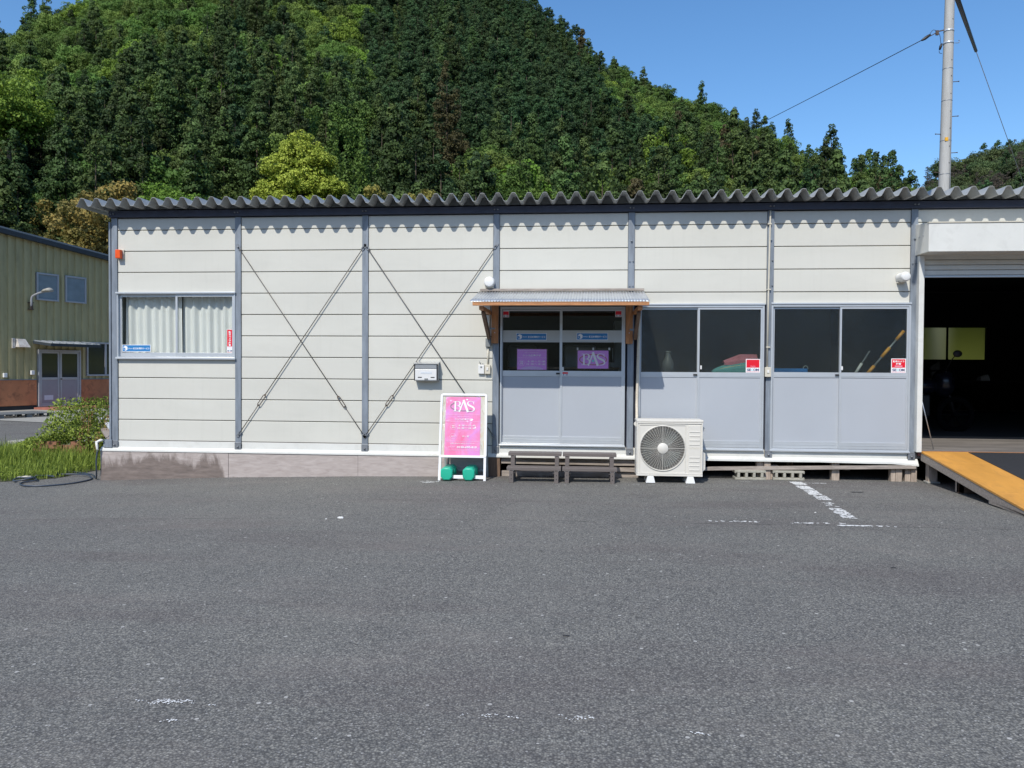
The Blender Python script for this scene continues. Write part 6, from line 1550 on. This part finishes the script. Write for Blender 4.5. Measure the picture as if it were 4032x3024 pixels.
# pallet before the hall
t = thing('pallet', 'low grey pallet lying on the concrete at the left edge', 'pallet', (-10.55, 11.65, gz(-10.5) + .012), rotz=R(66))
for i in range(6): part('top_slat', MB().box(-.85 + i * .0, -.62 + i * .21, .105, .85, -.62 + i * .21 + .17, .125), M['pallet'], t, local=True)
for x in (-.80, 0, .66):
    for y in (-.60, -.05, .45): part('block', MB().box(x, y, .016, x + .14, y + .14, .104), M['pallet'], t, local=True)
for x in (-.80, 0, .66): part('bottom_slat', MB().box(x, -.62, .0, x + .14, .60, .0155), M['pallet'], t, local=True)

# ------------------------------------------------------------------ left: weeds, slab, bricks, planks, hose
mb = MB(); gp = [(-7.5, -.55), (-3.6, -.52), (-2.2, -.48), (-1.5, -.38), (-1.15, -.12), (-.95, .15), (-.93, .9), (-.60, 1.4), (-.30, 1.6), (-.30, 5.5), (-2.5, 5.4), (-3.9, 3.6), (-4.6, 2.9), (-7.5, 2.9)]
cxg, cyg = -2.2, 1.5
mb.add([(cxg, cyg, gz(cxg) + .05)] + [(x, y, gz(x) + .006) for x, y in gp], [(0, i + 1, (i + 1) % len(gp) + 1) for i in range(len(gp))])
struct('soil_bed', mb, M['soil'])
t = thing('concrete_slab', 'thin concrete slab lying at the back of the weeds', 'slab', (-4.0, 3.9, -.08))
part('slab', MB().hexa([(-4.42, 3.50, -.02), (-2.7, 3.6, -.02), (-2.6, 4.6, -.02), (-4.3, 4.4, -.02)], [(-4.42, 3.50, .05), (-2.7, 3.6, .05), (-2.6, 4.6, .05), (-4.3, 4.4, .05)]), M['concrete'], t, bevel=.01)
part('slab_support', MB().box(-4.2, 3.7, -.09, -2.8, 4.2, -.021), M['concrete'], t)
g = random.Random(9); t = None
pile = []
bm_ = MB().box(-.105, -.05, 0, .105, .05, .06); brick_me = bm_.mesh('brick', M['brick'])
for lay in range(5):
    for i in range(4):
        x = -2.62 + i * .22 + g.uniform(-.02, .02) + (.08 if lay % 2 else 0); y = 2.05 + g.uniform(-.04, .04)
        if lay == 4 and i in (2,): continue
        pile.append((x, y, -.10 + lay * .062, g.uniform(-.12, .12)))
t = thing('brick_pile', 'small stack of old red bricks half hidden in the weeds', 'brick pile', (-2.3, 2.05, -.1))
for x, y, z, r_ in pile:
    o = bpy.data.objects.new('brick', brick_me); COL.objects.link(o); o.parent = t; o.location = (x + 2.3, y - 2.05, z + .1); o.rotation_euler = (0, 0, r_)
# planks
t = thing('plank_stack', 'stack of pale weathered boards leaning at the left side of the building', 'planks', (-1.6, 2.6, .1))
A_ = Vector((-2.62, 4.0, .0)); B_ = Vector((-.42, .95, .0)); d_ = (B_ - A_).normalized(); pn = Vector((-d_.y, d_.x, 0))
for i, (o_, z, w_) in enumerate(((0, .30, .22), (.10, .345, .24), (-.16, .385, .20), (.14, .43, .22), (-.06, .475, .24))):
    a = A_ + pn * o_ + Vector((0, 0, z)); b = B_ + pn * o_ + Vector((0, 0, z - .02)); part('board', MB().bar(a, b - d_ * g.uniform(0, .2), w_, .035), M['paper'] if i in (3, 4) else M['grey_wood'], t, bevel=.003)
for u in (.15, .8):
    p = A_.lerp(B_, u); part('trestle', MB().box(p.x - .2, p.y - .05, -.12, p.x + .2, p.y + .05, .28), M['woodd'], t)

def weeds():
    g = np.random.default_rng(77)
    poly = np.array(gp)
    def inside(x, y):
        c = False; j = len(poly) - 1
        for i in range(len(poly)):
            if (poly[i, 1] > y) != (poly[j, 1] > y) and x < (poly[j, 0] - poly[i, 0]) * (y - poly[i, 1]) / (poly[j, 1] - poly[i, 1]) + poly[i, 0]: c = not c
            j = i
        return c
    V = []; F = []; T = []; o = 0
    def blade(x, y, z, h, w, lean, az, t0):
        nonlocal o
        dx, dy = math.cos(az), math.sin(az); px, py = -dy * w, dx * w
        for k, (u, ww) in enumerate(((0, 1), (.45, .8), (.8, .45), (1.0, .08))):
            q = lean * u * u; V.append((x + dx * q + px * ww, y + dy * q + py * ww, z + h * u * (1 - .25 * lean / max(h, .01) * u))); V.append((x + dx * q - px * ww, y + dy * q - py * ww, z + h * u * (1 - .25 * lean / max(h, .01) * u)))
            T.extend([t0, t0])
        for k in range(3): F.append((o + 2 * k, o + 2 * k + 1, o + 2 * k + 3, o + 2 * k + 2))
        o += 8
    n = 0
    while n < 24000:
        x = g.uniform(-5.6, -.3); y = g.uniform(-.55, 5.4)
        if y > 3 and g.uniform() < .5: continue
        if not inside(x + g.normal(0, .04), y + g.normal(0, .04)): continue
        e = min(1, max(0, (y + .5) / .9)); hh = g.uniform(.05, .13) + .12 * e * g.uniform(0, 1) + (.06 if 1 < y < 2.4 else 0)
        if g.uniform() < .04: hh += g.uniform(.08, .2)
        if -3.0 < x < -1.2 and 1.0 < y < 1.95 and g.uniform() < .55: hh = g.uniform(.16, .40)
        blade(x, y, gz(x) + .004, hh, g.uniform(.003, .007), hh * g.uniform(.1, .7), g.uniform(0, 6.28), g.uniform(0, 1)); n += 1
    # broad-leaved mound
    C = []; N = []; 
    for i in range(9000):
        a = g.uniform(0, 6.28); r = math.sqrt(g.uniform(0, 1)); top = .20 + .75 * max(0, 1 - ((a * 0 + r)) ** 1.0)
        x = -2.30 + 1.05 * r * math.cos(a); y = 2.55 + .75 * r * math.sin(a); prof = .22 + .80 * math.exp(-((x + 2.22) / .30) ** 2) + .18 * math.exp(-((x + 1.6) / .45) ** 2) + .12 * math.exp(-((x + 2.8) / .3) ** 2)
        z = -.1 + prof * g.uniform(.35, 1.0) ** .7; C.append((x, y, z)); N.append((math.cos(a) * .5, math.sin(a) * .5 - .3, .8))
    v, f, tt = cards(np.array(C), np.array(N), .055, g.uniform(0, 1, len(C)), .7, .5, g)
    # low leafy ground cover in the grass
    C2 = []; 
    while len(C2) < 7000:
        x = g.uniform(-5.6, -.3); y = g.uniform(-.5, 3.5)
        if inside(x, y): C2.append((x, y, gz(x) + .02 + g.uniform(0, .09)))
    v2, f2, t2 = cards(np.array(C2), np.tile([0, -.2, 1.0], (len(C2), 1)), .032, g.uniform(.3, 1, len(C2)), .6, .6, g)
    Vv, Ff, Tt = joinp([(np.array(V), np.array(F), np.array(T)), (v, f, tt), (v2, f2, t2)])
    ob = bpy.data.objects.new('weeds', np_mesh('weeds', Vv, Ff, Tt, [M['weed']])); COL.objects.link(ob); ob['kind'] = 'stuff'; ob['label'] = 'overgrown green grass and weeds beside the building'; ob['category'] = 'weeds'
    # dry dock stalks
    V.clear(); F.clear(); T.clear(); o = 0
    C = []
    for (x, y, h) in ((-1.95, 2.1, .85), (-1.75, 2.0, .95), (-1.6, 2.2, .78), (-1.85, 1.9, .6), (-1.5, 1.8, .5)):
        for k in range(3): blade(x, y, -.1, h, .006, .08, k * 2.1, .2)
        for i in range(40): u = g.uniform(.6, 1); C.append((x + g.normal(0, .022) + .08 * u * u, y + g.normal(0, .022), -.1 + h * u))
    v, f, tt = cards(np.array(C), g.normal(0, 1, (len(C), 3)), .028, g.uniform(0, 1, len(C)), .5, .6, g)
    Vv, Ff, Tt = joinp([(np.array(V), np.array(F), np.array(T)), (v, f, tt)])
    ob = bpy.data.objects.new('dry_stalks', np_mesh('dry_stalks', Vv, Ff, Tt, [M['drygrass']])); COL.objects.link(ob); ob['label'] = 'reddish brown dry weed stalks sticking up from the green mound'; ob['category'] = 'plant'
weeds()

t = thing('garden_hose', 'dark garden hose coiled on the ground with a white spray nozzle at the corner', 'hose', (-.6, 0, -.13))
HZ = -.113
path = [(-.205, -.11, .30), (-.215, -.12, .18), (-.22, -.11, .02), (-.26, -.05, -.07), (-.34, .06, HZ), (-.45, .18, HZ), (-.62, .40, HZ), (-.80, .50, HZ), (-1.0, .55, HZ + .01), (-1.2, .42, HZ + .01), (-1.25, .25, HZ), (-1.0, .24, HZ + .02), (-.75, .28, HZ + .02), (-.52, .17, HZ + .02),
        (-.36, -.02, HZ), (-.33, -.25, HZ), (-.38, -.48, HZ), (-.55, -.68, HZ), (-.78, -.74, HZ), (-.98, -.62, HZ), (-1.08, -.42, HZ), (-1.0, -.28, HZ + .01), (-1.14, -.20, HZ + .03), (-1.30, -.26, HZ + .03), (-1.24, -.40, HZ + .01), (-1.05, -.34, HZ + .04), (-1.12, -.14, HZ + .03), (-1.38, -.02, HZ + .02), (-1.2, .08, HZ + .02), (-.95, .02, HZ + .02)]
part('hose', MB().tube(catmull(path, 6), .0105, 8), M['hose'], t)
mb = MB(); mb.tube([(-.15, -.07, .452), (-.185, -.08, .447), (-.215, -.09, .43), (-.235, -.10, .415)], [.016, .018, .017, .022], 10); mb.tube([(-.225, -.10, .425), (-.215, -.105, .38), (-.205, -.11, .335), (-.203, -.11, .31)], [.017, .019, .017, .015], 10); part('spray_nozzle', mb, M['nozzle'], t)
part('trigger', MB().tube([(-.20, -.10, .41), (-.185, -.105, .37), (-.190, -.11, .33)], .006, 6), M['black'], t)
part('cord', MB().tube([(-.15, -.06, .455), (-.09, -.03, .50), (-.05, -.02, .56)], .004, 5), M['hose'], t)
mb = MB(); mb.tube([(-1.34, -.20, HZ + .03), (-1.24, -.16, HZ + .035), (-1.18, -.14, HZ + .035)], [.012, .015, .012], 8); part('connector', mb, M['cream'], t)
